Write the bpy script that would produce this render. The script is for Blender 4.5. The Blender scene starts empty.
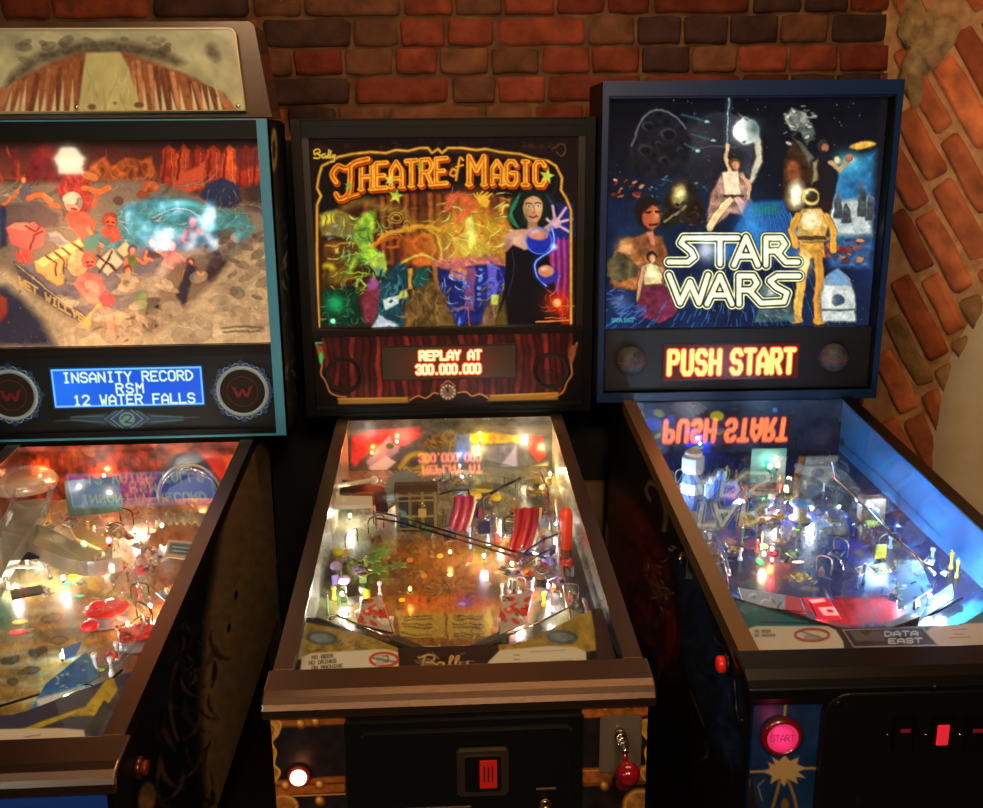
import bpy, bmesh, math, random
import numpy as np
from mathutils import Vector, Matrix
random.seed(7); rng = np.random.default_rng(7)
scene = bpy.context.scene
COL = scene.collection
H0 = 0.90                       # height of the lock bars above the floor

# ------------------------------------------------------------------ camera calibration
F = 1003.5; PITCH = .2541; ROLL = -.0088
CAM = np.array([.0534, -1.411, .7863])
cp, sp = math.cos(PITCH), math.sin(PITCH); cr, sr = math.cos(ROLL), math.sin(ROLL)
FW = np.array([0, cp, -sp]); UP0 = np.array([0, sp, cp]); RT0 = np.array([1., 0, 0])
RT = RT0*cr + UP0*sr; UP = -RT0*sr + UP0*cr
PLACE = dict(m=(0, 0, 0, .0499), l=(-.7443, -.1984, -.0023, .0554), s=(.7021, -.0641, .0561, .0318))
GS = .0984                      # slope of the glass
GL = 1.0507                     # its length
BY = 1.0855                     # front plane of the backboxes
Z00, Z01 = -.09, -.135          # depth of the playfield below the glass, front and rear

def px_of(m, x, y, z):
    """where points of machine m (local metres) fall in the reference photograph: registers printed art on its panel"""
    ox, oy, oz, a = PLACE[m]; c, s = math.cos(a), math.sin(a)
    X = ox + x*c - y*s - CAM[0]; Y = oy + x*s + y*c - CAM[1]; Z = oz + z - CAM[2]
    d = X*FW[0] + Y*FW[1] + Z*FW[2]
    return 491.5 + F*(X*RT[0]+Y*RT[1]+Z*RT[2])/d, 404 - F*(X*UP[0]+Y*UP[1]+Z*UP[2])/d
def hit(m, px, py, n, c0):
    ox, oy, oz, a = PLACE[m]; c, s = math.cos(a), math.sin(a)
    def w2l(P): x, y = P[0]-ox, P[1]-oy; return np.array([x*c+y*s, -x*s+y*c, P[2]-oz])
    d = FW + (px-491.5)/F*RT - (py-404)/F*UP
    o = w2l(CAM); q = w2l(CAM+d) - o; n = np.array(n, float)
    return o + q*((c0-n@o)/(n@q))
PS = GS + (Z01-Z00)/1.05
def pz(y, h=0): return Z00 + PS*y + h
def at(m, px, py, h=0.0):
    return Vector(hit(m, px, py, (0, -PS, 1), Z00+h))
def onb(m, px, py, y=BY):
    return Vector(hit(m, px, py, (0, 1, 0), y))

# ------------------------------------------------------------------ materials
def srgb(c):
    c = [v/255 for v in c[:3]]
    return tuple((v/12.92 if v <= .04045 else ((v+.055)/1.055)**2.4) for v in c) + (1,)
MATS = {}
def mat(name, col=(128,128,128), rough=.5, metal=0., emit=None, es=1., spec=.5, alpha=1., noise=None, bump=0., coat=0., trans=0., nscale=40):
    if name in MATS: return MATS[name]
    m = bpy.data.materials.new(name); m.use_nodes = True; nt = m.node_tree; b = nt.nodes['Principled BSDF']
    b.inputs['Base Color'].default_value = srgb(col); b.inputs['Roughness'].default_value = rough
    b.inputs['Metallic'].default_value = metal; b.inputs['Specular IOR Level'].default_value = spec
    b.inputs['Alpha'].default_value = alpha; b.inputs['Coat Weight'].default_value = coat
    b.inputs['Transmission Weight'].default_value = trans
    if emit: b.inputs['Emission Color'].default_value = srgb(emit); b.inputs['Emission Strength'].default_value = es
    if noise or bump:
        tc = nt.nodes.new('ShaderNodeTexCoord'); nz = nt.nodes.new('ShaderNodeTexNoise')
        nz.inputs['Scale'].default_value = nscale; nz.inputs['Detail'].default_value = 6
        nt.links.new(tc.outputs['Object'], nz.inputs['Vector'])
        if noise:
            r = nt.nodes.new('ShaderNodeValToRGB'); r.color_ramp.elements[0].position = .3; r.color_ramp.elements[1].position = .7
            r.color_ramp.elements[0].color = srgb(col); r.color_ramp.elements[1].color = srgb(noise)
            nt.links.new(nz.outputs['Fac'], r.inputs['Fac']); nt.links.new(r.outputs['Color'], b.inputs['Base Color'])
        if bump:
            bp = nt.nodes.new('ShaderNodeBump'); bp.inputs['Strength'].default_value = bump; bp.inputs['Distance'].default_value = .004
            nt.links.new(nz.outputs['Fac'], bp.inputs['Height']); nt.links.new(bp.outputs['Normal'], b.inputs['Normal'])
    MATS[name] = m; return m
def artmat(name, emit=0., rough=.5, spec=.5, base=1., samp=True, coat=0.):
    """printed or backlit art: colour from the mesh's own colour attribute"""
    if name in MATS: return MATS[name]
    m = bpy.data.materials.new(name); m.use_nodes = True; nt = m.node_tree; b = nt.nodes['Principled BSDF']
    a = nt.nodes.new('ShaderNodeAttribute'); a.attribute_name = 'Art'
    b.inputs['Roughness'].default_value = rough; b.inputs['Specular IOR Level'].default_value = spec; b.inputs['Coat Weight'].default_value = coat
    if base >= 1: nt.links.new(a.outputs['Color'], b.inputs['Base Color'])
    else: b.inputs['Base Color'].default_value = (base,)*3+(1,)
    if emit:
        nt.links.new(a.outputs['Color'], b.inputs['Emission Color']); b.inputs['Emission Strength'].default_value = emit
        if not samp: m.cycles.emission_sampling = 'NONE'
    MATS[name] = m; return m
def clearmat(name, tint=(255,255,255), rough=.02, f0=.04, haze=0., hazecol=(200,200,200)):
    """thin clear sheet or moulding: see-through, with reflections that grow toward grazing angles"""
    if name in MATS: return MATS[name]
    m = bpy.data.materials.new(name); m.use_nodes = True; nt = m.node_tree; N = nt.nodes; L = nt.links
    N.remove(N['Principled BSDF']); out = N['Material Output']
    geo = N.new('ShaderNodeNewGeometry'); dot = N.new('ShaderNodeVectorMath'); dot.operation = 'DOT_PRODUCT'
    L.new(geo.outputs['Normal'], dot.inputs[0]); L.new(geo.outputs['Incoming'], dot.inputs[1])
    ab = N.new('ShaderNodeMath'); ab.operation = 'ABSOLUTE'; L.new(dot.outputs['Value'], ab.inputs[0])
    om = N.new('ShaderNodeMath'); om.operation = 'SUBTRACT'; om.inputs[0].default_value = 1; L.new(ab.outputs[0], om.inputs[1])
    pw = N.new('ShaderNodeMath'); pw.operation = 'POWER'; pw.inputs[1].default_value = 5; L.new(om.outputs[0], pw.inputs[0])
    ma = N.new('ShaderNodeMath'); ma.operation = 'MULTIPLY_ADD'; ma.inputs[1].default_value = 1-f0; ma.inputs[2].default_value = f0; L.new(pw.outputs[0], ma.inputs[0])
    tr = N.new('ShaderNodeBsdfTransparent'); tr.inputs['Color'].default_value = srgb(tint)
    gl = N.new('ShaderNodeBsdfGlossy'); gl.inputs['Roughness'].default_value = rough
    mx = N.new('ShaderNodeMixShader'); L.new(ma.outputs[0], mx.inputs[0])
    if haze:
        df = N.new('ShaderNodeBsdfDiffuse'); df.inputs['Color'].default_value = srgb(hazecol)
        m2 = N.new('ShaderNodeMixShader'); m2.inputs[0].default_value = haze; L.new(tr.outputs[0], m2.inputs[1]); L.new(df.outputs[0], m2.inputs[2])
        L.new(m2.outputs[0], mx.inputs[1])
    else: L.new(tr.outputs[0], mx.inputs[1])
    L.new(gl.outputs[0], mx.inputs[2]); L.new(mx.outputs[0], out.inputs['Surface'])
    MATS[name] = m; return m

# ------------------------------------------------------------------ mesh building
class MB:
    def __init__(s): s.v = []; s.f = []; s.m = []; s.sm = []
    def add(s, vs, fs, mi=0, smooth=False):
        o = len(s.v); s.v += [tuple(map(float, v)) for v in vs]
        for f in fs: s.f.append(tuple(i+o for i in f)); s.m.append(mi); s.sm.append(smooth)
        return s
    def box(s, a, b, mi=0, rot=0., piv=None):
        (x0,y0,z0),(x1,y1,z1) = a, b
        vs = [(x0,y0,z0),(x1,y0,z0),(x1,y1,z0),(x0,y1,z0),(x0,y0,z1),(x1,y0,z1),(x1,y1,z1),(x0,y1,z1)]
        if rot:
            cx, cy = piv if piv else ((x0+x1)/2,(y0+y1)/2); c, t = math.cos(rot), math.sin(rot)
            vs = [(cx+(x-cx)*c-(y-cy)*t, cy+(x-cx)*t+(y-cy)*c, z) for x,y,z in vs]
        return s.add(vs, [(0,3,2,1),(4,5,6,7),(0,1,5,4),(1,2,6,5),(2,3,7,6),(3,0,4,7)], mi)
    def rbox(s, a, b, r=.003, mi=0):
        """box with chamfered edges"""
        bm = bmesh.new(); bmesh.ops.create_cube(bm, size=1)
        for v in bm.verts: v.co = Vector([(a[i]+b[i])/2 + v.co[i]*(b[i]-a[i]) for i in range(3)])
        bmesh.ops.bevel(bm, geom=bm.edges[:], offset=r, segments=2, affect='EDGES')
        bm.verts.index_update(); s.add([v.co for v in bm.verts], [[v.index for v in f.verts] for f in bm.faces], mi, False); bm.free(); return s
    def prism(s, pts, axis, a, b, mi=0):
        """polygon pts extruded along an axis: 'x' -> pts are (y,z), 'y' -> (x,z), 'z' -> (x,y); a and b may be functions of the point"""
        n = len(pts); fa = a if callable(a) else (lambda p: a); fb = b if callable(b) else (lambda p: b)
        mk = {'x': lambda p,t:(t,p[0],p[1]), 'y': lambda p,t:(p[0],t,p[1]), 'z': lambda p,t:(p[0],p[1],t)}[axis]
        vs = [mk(p, fa(p)) for p in pts] + [mk(p, fb(p)) for p in pts]
        fs = [tuple(range(n))[::-1], tuple(range(n, 2*n))] + [(i,(i+1)%n,(i+1)%n+n,i+n) for i in range(n)]
        return s.add(vs, fs, mi)
    def lathe(s, prof, c=(0,0,0), n=20, mi=0, axis='z', smooth=True, ang=None):
        vs = []; fs = []
        for r, h in prof:
            for k in range(n):
                t = 2*math.pi*k/n; x, y = r*math.cos(t), r*math.sin(t)
                v = {'z':(x,y,h),'y':(x,-h,y),'x':(h,x,y)}[axis]
                vs.append((c[0]+v[0], c[1]+v[1], c[2]+v[2]))
        for j in range(len(prof)-1):
            for k in range(n): fs.append((j*n+k, j*n+(k+1)%n, (j+1)*n+(k+1)%n, (j+1)*n+k))
        fs.append(tuple(range(n))[::-1]); fs.append(tuple((len(prof)-1)*n+k for k in range(n)))
        return s.add(vs, fs, mi, smooth)
    def cyl(s, c, r, h, n=16, mi=0, axis='z'): return s.lathe([(r,0),(r,h)], c, n, mi, axis, False)
    def ball(s, c, r, mi=0, n=16, sq=1.):
        return s.lathe([(max(1e-4,r*math.sin(math.pi*k/8)), -r*sq*math.cos(math.pi*k/8)) for k in range(9)], c, n, mi)
    def tube(s, pts, r, n=8, mi=0, closed=False):
        P = [Vector(p) for p in pts]; vs = []; fs = []; N = len(P)
        for i, p in enumerate(P):
            a = P[(i-1)%N] if (i or closed) else p; b = P[(i+1)%N] if (i < N-1 or closed) else p
            t = (b-a).normalized(); u = t.cross(Vector((0,0,1)))
            if u.length < .05: u = t.cross(Vector((0,1,0)))
            u.normalize(); w = t.cross(u)
            for k in range(n):
                q = 2*math.pi*k/n; vs.append(p + u*r*math.cos(q) + w*r*math.sin(q))
        for i in range(N if closed else N-1):
            j = (i+1) % N
            for k in range(n): fs.append((i*n+k, i*n+(k+1)%n, j*n+(k+1)%n, j*n+k))
        if not closed: fs += [tuple(range(n))[::-1], tuple((N-1)*n+k for k in range(n))]
        return s.add(vs, fs, mi, True)
    def channel(s, pts, w, h, t=.002, mi=0):
        """U-shaped ramp trough along a path: floor and two walls, all with thickness t"""
        P = [Vector(p) for p in pts]; N = len(P)
        prof = [(-w/2,h),(-w/2,0),(w/2,0),(w/2,h),(w/2-t,h),(w/2-t,t),(-w/2+t,t),(-w/2+t,h)]
        vs = []
        for i, p in enumerate(P):
            d = (P[min(i+1,N-1)]-P[max(i-1,0)]); d.z = 0; d.normalize(); u = Vector((d.y,-d.x,0))
            vs += [p + u*a + Vector((0,0,b)) for a, b in prof]
        k = len(prof); fs = [(i*k+j, i*k+(j+1)%k, (i+1)*k+(j+1)%k, (i+1)*k+j) for i in range(N-1) for j in range(k)]
        fs += [tuple(range(k))[::-1], tuple((N-1)*k+j for j in range(k))]
        return s.add(vs, fs, mi)
    def build(s, name, mats, parent=None, label=None, mod=None, **props):
        me = bpy.data.meshes.new(name); me.from_pydata(s.v, [], s.f); me.update()
        if not isinstance(mats, (list, tuple)): mats = [mats]
        for m in mats: me.materials.append(m)
        me.polygons.foreach_set('material_index', s.m); me.polygons.foreach_set('use_smooth', s.sm)
        bm = bmesh.new(); bm.from_mesh(me); bmesh.ops.recalc_face_normals(bm, faces=bm.faces[:]); bm.to_mesh(me); bm.free()
        return link(name, me, parent, label, **props)
def link(name, me, parent=None, label=None, **props):
    o = bpy.data.objects.new(name, me); COL.objects.link(o)
    if parent is not None: o.parent = parent
    if label: o['label'] = label
    for k, v in props.items(): o[k] = v
    return o
def empty(name, loc, rz, label, cat, group=None):
    o = bpy.data.objects.new(name, None); COL.objects.link(o); o.location = loc; o.rotation_euler = (0,0,rz)
    o.empty_display_size = .1; o['label'] = label; o['category'] = cat
    if group: o['group'] = group
    return o

# ------------------------------------------------------------------ painter for printed art
def vnoise(X, Y, sc, seed=0, octv=3):
    out = np.zeros_like(X); amp = 1.; tot = 0
    for o in range(octv):
        r = np.random.default_rng(seed*17+o); T = r.random((64,64)); x = X/sc*2**o + 11.3*o; y = Y/sc*2**o + 5.7*o
        xi = np.floor(x).astype(int); yi = np.floor(y).astype(int); fx = x-xi; fy = y-yi; fx = fx*fx*(3-2*fx); fy = fy*fy*(3-2*fy)
        g = lambda a, b: T[a & 63, b & 63]
        out += amp*((g(xi,yi)*(1-fx)+g(xi+1,yi)*fx)*(1-fy) + (g(xi,yi+1)*(1-fx)+g(xi+1,yi+1)*fx)*fy); tot += amp; amp *= .5
    return out/tot
class Canvas:
    """paints colours on the vertices of a panel; X,Y say where each vertex lies in the flat layout that the art is drawn in"""
    def __init__(s, X, Y, bg=(0,0,0)):
        s.X, s.Y = np.asarray(X,float), np.asarray(Y,float); s.C = np.zeros(s.X.shape+(3,)); s.C[:] = bg
    def _box(s, x0, x1, y0, y1):
        i = np.nonzero((s.X > x0) & (s.X < x1) & (s.Y > y0) & (s.Y < y1)); return i, s.X[i], s.Y[i]
    def _mix(s, i, a, col):
        a = np.clip(a, 0, 1)[:, None]; s.C[i] = s.C[i]*(1-a) + np.asarray(col, float)*a
    def poly(s, pts, col, aa=.6, alpha=1., tex=0, seed=1):
        P = np.array(pts, float); i, X, Y = s._box(P[:,0].min()-aa-1, P[:,0].max()+aa+1, P[:,1].min()-aa-1, P[:,1].max()+aa+1)
        if not len(X): return s
        ins = np.zeros(X.shape, bool); d = np.full(X.shape, 1e9)
        for k in range(len(P)):
            (x0,y0),(x1,y1) = P[k], P[(k+1)%len(P)]
            if y0 != y1: ins ^= ((Y > min(y0,y1)) & (Y <= max(y0,y1))) & (X < x0+(Y-y0)*(x1-x0)/(y1-y0))
            L2 = (x1-x0)**2+(y1-y0)**2+1e-9; t = np.clip(((X-x0)*(x1-x0)+(Y-y0)*(y1-y0))/L2,0,1)
            d = np.minimum(d, np.hypot(X-x0-t*(x1-x0), Y-y0-t*(y1-y0)))
        d = np.where(ins, -d, d); a = np.clip(.5-d/(2*aa),0,1)*alpha
        c = np.asarray(col, float)
        if tex: c = c[None,:]*(1+tex*(vnoise(X,Y,6,seed)-.5)*2)[:,None]
        s._mix(i, a, c); return s
    def line(s, pts, w, col, aa=.5, alpha=1., closed=False):
        P = np.array(pts, float); m = w/2+aa+1; i, X, Y = s._box(P[:,0].min()-m, P[:,0].max()+m, P[:,1].min()-m, P[:,1].max()+m)
        if not len(X): return s
        d = np.full(X.shape, 1e9); n = len(P)
        for k in range(n if closed else n-1):
            (x0,y0),(x1,y1) = P[k], P[(k+1)%n]; L2 = (x1-x0)**2+(y1-y0)**2+1e-9
            t = np.clip(((X-x0)*(x1-x0)+(Y-y0)*(y1-y0))/L2,0,1); d = np.minimum(d, np.hypot(X-x0-t*(x1-x0), Y-y0-t*(y1-y0)))
        s._mix(i, np.clip(.5-(d-w/2)/(2*aa),0,1)*alpha, col); return s
    def ell(s, cx, cy, rx, ry, col, rot=0, aa=.6, alpha=1., tex=0, seed=1):
        n = 28; c, t = math.cos(rot), math.sin(rot)
        return s.poly([(cx+rx*math.cos(2*math.pi*k/n)*c-ry*math.sin(2*math.pi*k/n)*t, cy+rx*math.cos(2*math.pi*k/n)*t+ry*math.sin(2*math.pi*k/n)*c) for k in range(n)], col, aa, alpha, tex, seed)
    def soft(s, cx, cy, rx, ry, col, alpha=1., p=1.):
        q = ((s.X-cx)/rx)**2 + ((s.Y-cy)/ry)**2; i = np.nonzero(q < 7); a = alpha*np.exp(-q[i]**p)
        s._mix(i, a, col); return s
    def grad(s, x0,x1,y0,y1, top, bot, alpha=1.):
        i, X, Y = s._box(x0,x1,y0,y1); t = ((Y-y0)/(y1-y0))[:,None]
        s.C[i] = s.C[i]*(1-alpha) + alpha*(np.array(top,float)*(1-t) + np.array(bot,float)*t); return s
    def mottle(s, sc, amt, seed=0, region=None, streak=(1,1)):
        i, X, Y = s._box(*(region or (-1e9,1e9,-1e9,1e9))); n = vnoise(X*streak[0], Y*streak[1], sc, seed, 4)
        s.C[i] *= (1+amt*(n-.5)*2)[:,None]; return s
    def blobs(s, n, box, r, cols, seed=0, alpha=.8, rot=None, asp=.5):
        R = random.Random(seed)
        for _ in range(n):
            q = R.uniform(*r); s.ell(R.uniform(box[0],box[1]), R.uniform(box[2],box[3]), q, q*R.uniform(asp*.6,asp*1.4), R.choice(cols), R.uniform(-.6,.6) if rot is None else rot, alpha=alpha, tex=.25, seed=_)
        return s
    def strokes(s, n, box, ln, w, cols, seed=0, ang=(0,6.3), alpha=.5):
        """curved, tapering flecks"""
        R = random.Random(seed)
        for _ in range(n):
            x, y = R.uniform(box[0],box[1]), R.uniform(box[2],box[3]); a = R.uniform(*ang); l = R.uniform(ln*.4, ln)/6; cu = R.uniform(-.35,.35); P = [(x,y)]
            for k in range(6): x += l*math.cos(a); y += l*math.sin(a); a += cu; P.append((x,y))
            ww = R.uniform(*w); cl = R.choice(cols); s.line(P, ww*.6, cl, alpha=alpha*.8); s.line(P[1:5], ww, cl, alpha=alpha)
        return s
    def outline(s, k=.45, t=28.):
        """darkens the borders between colours, like the ink in an illustration"""
        l = s.C.mean(-1); gy, gx = np.gradient(l); g = np.hypot(gx, gy); s.C *= (1-k*np.clip(g/t,0,1))[...,None]; return s
    def warp(s, amp, sc=9, seed=0):
        s._XY = (s.X, s.Y); X, Y = s.X, s.Y
        s.X = X + amp*2*(vnoise(X,Y,sc,seed+31,4)-.5)*2; s.Y = Y + amp*2*(vnoise(X,Y,sc,seed+57,4)-.5)*2; return s
    def unwarp(s): s.X, s.Y = s._XY; return s
    def dabs(s, n, box, r, amt=.35, seed=0, alpha=.6, asp=.45):
        """short brush marks that pick up the colour below them"""
        R = random.Random(seed); m, k = s.X.shape
        for _ in range(n):
            j, i = R.randrange(m), R.randrange(k); x, y = s.X[j,i], s.Y[j,i]
            if not (box[0] < x < box[1] and box[2] < y < box[3]): continue
            f = 1+R.uniform(-amt, amt); q = R.uniform(*r); t = R.uniform(0,3.14); h = 1+3*q
            cc = s.C[j,i]*f + np.array([R.uniform(-14,14) for _ in range(3)])*amt*2
            dx, dy = .5*q*math.cos(t), .5*q*math.sin(t)
            # only a window of rows and columns around the mark is touched
            st = max(3, int((q+3)/max(.2, abs(s.X[0,1]-s.X[0,0]) if k > 1 else 1))+2); sv = max(3, int((q+3)/max(.2, abs(s.Y[1,0]-s.Y[0,0])))+2)
            sl = (slice(max(0,j-sv),j+sv+1), slice(max(0,i-st),i+st+1)); X, Y = s.X[sl], s.Y[sl]
            L2 = 4*(dx*dx+dy*dy)+1e-9; u = np.clip(((X-x+dx)*2*dx+(Y-y+dy)*2*dy)/L2,0,1)
            d = np.hypot(X-(x-dx)-u*2*dx, Y-(y-dy)-u*2*dy); al = (np.clip(.5-(d-q*asp*.5),0,1)*alpha)[...,None]
            s.C[sl] = s.C[sl]*(1-al)+cc*al
        return s
    def linear(s):
        c = np.clip(s.C/255, 0, 8); return np.where(c <= .04045, c/12.92, ((c+.055)/1.055)**2.4)
def panel(name, m, fn, nu, nv, draw, material, parent, bg=(0,0,0), label=None, kind=None):
    """grid panel: fn(u,v) -> local x,y,z; draw(canvas) paints it"""
    u, v = np.meshgrid(np.linspace(0,1,nu), np.linspace(0,1,nv)); x, y, z = fn(u, v); x = x+0*u; y = y+0*u; z = z+0*u
    c = Canvas(*px_of(m, x, y, z), bg=bg); c.u = u; c.v = v; draw(c)
    me = bpy.data.meshes.new(name); co = np.stack([x,y,z],-1).reshape(-1,3)
    i = np.arange(nu*nv).reshape(nv,nu); q = np.stack([i[:-1,:-1],i[:-1,1:],i[1:,1:],i[1:,:-1]],-1).reshape(-1,4)
    me.vertices.add(len(co)); me.vertices.foreach_set('co', co.ravel())
    me.loops.add(q.size); me.loops.foreach_set('vertex_index', q.ravel().astype(np.int32))
    me.polygons.add(len(q)); me.polygons.foreach_set('loop_start', np.arange(0,q.size,4,dtype=np.int32))
    me.update(calc_edges=True); me.validate()
    a = me.color_attributes.new('Art', 'FLOAT_COLOR', 'POINT'); d = np.ones((len(co),4)); d[:,:3] = c.linear().reshape(-1,3); a.data.foreach_set('color', d.ravel())
    me.polygons.foreach_set('use_smooth', [True]*len(q)); me.materials.append(material)
    o = link(name, me, parent, label)
    if kind: o['kind'] = kind
    return o

# ------------------------------------------------------------------ lettering: stroke glyphs on a 4 x 6 cell
G = {'A':['00 04 26 44 40','02 42'],'B':['00 06 36 45 34 43 41 30 00','03 33'],'C':['45 36 16 05 01 10 30 41'],'D':['00 06 26 44 42 20 00'],
 'E':['46 06 00 40','03 33'],'F':['46 06 00','03 33'],'G':['45 36 16 05 01 10 30 41 43 23'],'H':['00 06','40 46','03 43'],'I':['20 26','16 36','10 30'],
 'K':['00 06','46 03 40'],'L':['06 00 40'],'M':['00 06 23 46 40'],'N':['00 06 40 46'],'O':['10 01 05 16 36 45 41 30 10'],'P':['00 06 36 45 44 33 03'],
 'R':['00 06 36 45 44 33 03','23 40'],'S':['45 36 16 05 04 13 33 42 41 30 10 01'],'T':['06 46','20 26'],'U':['06 01 10 30 41 46'],'W':['06 10 23 30 46'],
 'V':['06 20 46'],'Y':['06 23 46','20 23'],'0':['10 01 05 16 36 45 41 30 10'],'1':['15 26 20','10 30'],'2':['05 16 36 45 44 00 40'],
 '3':['05 16 36 45 44 33 23','33 42 41 30 10 01'],'.':['20 20'],'-':['13 33'],' ':[]}
def glyph(ch):
    return [[(int(p[0])/4, int(p[1])/6) for p in st.split()] for st in G.get(ch.upper(), [])]
def letters(c, text, x, y, w, h, sp, lw, col, slope=0., warp=None, **kw):
    """text in layout units: x,y = lower left, w,h = letter size, sp = advance"""
    for k, ch in enumerate(text):
        for st in glyph(ch):
            P = [(x+k*sp+a*w, y-b*h+slope*(k*sp+a*w)) for a, b in st]
            if warp: P = [warp(*p) for p in P]
            c.line(P, lw, col, **kw)
# ================================================================== the room
def structure(o): o['kind'] = 'structure'; return o
R = random.Random(3)
def brickmat(name, rough=.85):
    m = artmat(name, rough=rough, spec=.25); nt = m.node_tree; b = nt.nodes['Principled BSDF']
    tc = nt.nodes.new('ShaderNodeTexCoord'); n1 = nt.nodes.new('ShaderNodeTexNoise'); n1.inputs['Scale'].default_value = 55; n1.inputs['Detail'].default_value = 8
    bp = nt.nodes.new('ShaderNodeBump'); bp.inputs['Strength'].default_value = .7; bp.inputs['Distance'].default_value = .006
    nt.links.new(tc.outputs['Object'], n1.inputs['Vector']); nt.links.new(n1.outputs['Fac'], bp.inputs['Height']); nt.links.new(bp.outputs['Normal'], b.inputs['Normal'])
    mx = nt.nodes.new('ShaderNodeMix'); mx.data_type = 'RGBA'; mx.blend_type = 'MULTIPLY'; mx.inputs['Factor'].default_value = .75
    rr = nt.nodes.new('ShaderNodeValToRGB'); rr.color_ramp.elements[0].position = .3; rr.color_ramp.elements[0].color = (.45,.42,.4,1); rr.color_ramp.elements[1].position = .65
    n2 = nt.nodes.new('ShaderNodeTexNoise'); n2.inputs['Scale'].default_value = 22; n2.inputs['Detail'].default_value = 7; nt.links.new(tc.outputs['Object'], n2.inputs['Vector'])
    nt.links.new(n2.outputs['Fac'], rr.inputs['Fac']); a = [n for n in nt.nodes if n.type == 'ATTRIBUTE'][0]
    nt.links.new(a.outputs['Color'], mx.inputs['A']); nt.links.new(rr.outputs['Color'], mx.inputs['B']); nt.links.new(mx.outputs['Result'], b.inputs['Base Color'])
    return m
def bricks(name, frame, rects, bed, keep=None):
    """rough bricks standing proud of a mortar bed. frame(s,t,d) -> world; rects = (s0,s1,t0,t1,colour)"""
    V = []; Fc = []; C = []; nu, nv = 9, 6
    for (s0,s1,t0,t1,col) in rects:
        ph = [R.uniform(0,6.3) for _ in range(4)]; dep = R.uniform(.010,.02); tilt = (R.uniform(-.004,.004), R.uniform(-.004,.004)); o = len(V)
        w = s1-s0; h = t1-t0; jx = .0022
        for j in range(nv):
            for i in range(nu):
                u = (-1,-.975,-.86,-.5,0,.5,.86,.975,1)[i]; v = (-1,-.95,-.6,.6,.95,1)[j]
                e = 1-max(abs(u)**6, abs(v)**5)
                cs = 1-.06*(abs(u)*abs(v))**4
                x = (s0+s1)/2 + w/2*u*cs + jx*math.sin(3*v+ph[0]+u)*.8; y = (t0+t1)/2 + h/2*v*cs + .0016*math.sin(4*u+ph[1])+.001*math.sin(11*u+ph[2])
                d = dep*min(1, e*4) - .003 + tilt[0]*u + tilt[1]*v + .002*math.sin(5*u+3*v+ph[2])*e
                if max(abs(u),abs(v)) > .999: d = -.012
                V.append(frame(x,y,d)); f = 1+.12*math.sin(3*u+ph[3])*math.cos(2*v+ph[2]); C.append([c*f for c in col])
        Fc += [(o+j*nu+i, o+j*nu+i+1, o+(j+1)*nu+i+1, o+(j+1)*nu+i) for j in range(nv-1) for i in range(nu-1)]
    # mortar bed
    (a0,a1,b0,b1), mc = bed; nb = 90; o = len(V)
    for j in range(nb):
        for i in range(nb):
            x = a0+(a1-a0)*i/(nb-1); y = b0+(b1-b0)*j/(nb-1)
            V.append(frame(x,y,.001+.004*math.sin(x*37+2*math.sin(y*23))*math.sin(y*41+math.sin(x*19)))); f = R.uniform(.75,1.1); C.append([c*f for c in mc])
    Fc += [(o+j*nb+i, o+j*nb+i+1, o+(j+1)*nb+i+1, o+(j+1)*nb+i) for j in range(nb-1) for i in range(nb-1)]
    me = bpy.data.meshes.new(name); me.from_pydata(V, [], Fc); me.update()
    a = me.color_attributes.new('Art','FLOAT_COLOR','POINT'); d = np.ones((len(V),4)); c = np.clip(np.array(C)/255,0,1); d[:,:3] = c**2.2; a.data.foreach_set('color', d.ravel())
    me.polygons.foreach_set('use_smooth', [True]*len(me.polygons)); me.materials.append(brickmat('rough_brick'))
    return structure(link(name, me))
def brickcol(dark=.16, tone=(136,66,46)):
    r = R.random()
    if r < dark: c = (74,52,46)
    elif r < dark+.2: c = (tone[0]*.86, tone[1]*1.15, tone[2]*1.2)
    elif r < dark+.34: c = (tone[0]*.8, tone[1]*.75, tone[2]*.75)
    else: c = tone
    f = R.uniform(.85,1.15); return [v*f for v in c]
WY = 1.45
# rear wall: header and stretcher bricks in uneven courses
rects = []; t = .02; row = 0
while t < 2.75:
    h = R.uniform(.064,.072); s = -2.6+R.uniform(0,.15)
    while s < 1.13:
        w = R.choice([.115,.125,.13,.13,.26,.135]) if row % 2 else R.choice([.125,.24,.26,.13,.12])
        if s+w > 1.18: w = 1.18-s
        if w > .04: rects.append((s, s+w, t, t+h, brickcol(.2 if t > 1.95 else .16)))
        s += w + R.uniform(.004,.008)
    t += h + R.uniform(.004,.008); row += 1
structure(MB().box((-2.6,WY-.05,0),(1.12,WY-.022,1.70)).build('shade_panel', mat('wall_shade', (14,11,10), .8)))  # dark sheet added where the backboxes' shade leaves the rear wall black
bricks('wall_back', lambda s,t,d: (s, WY-d, t), rects, ((-2.6,1.2,0,2.76),(122,90,64)))
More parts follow.
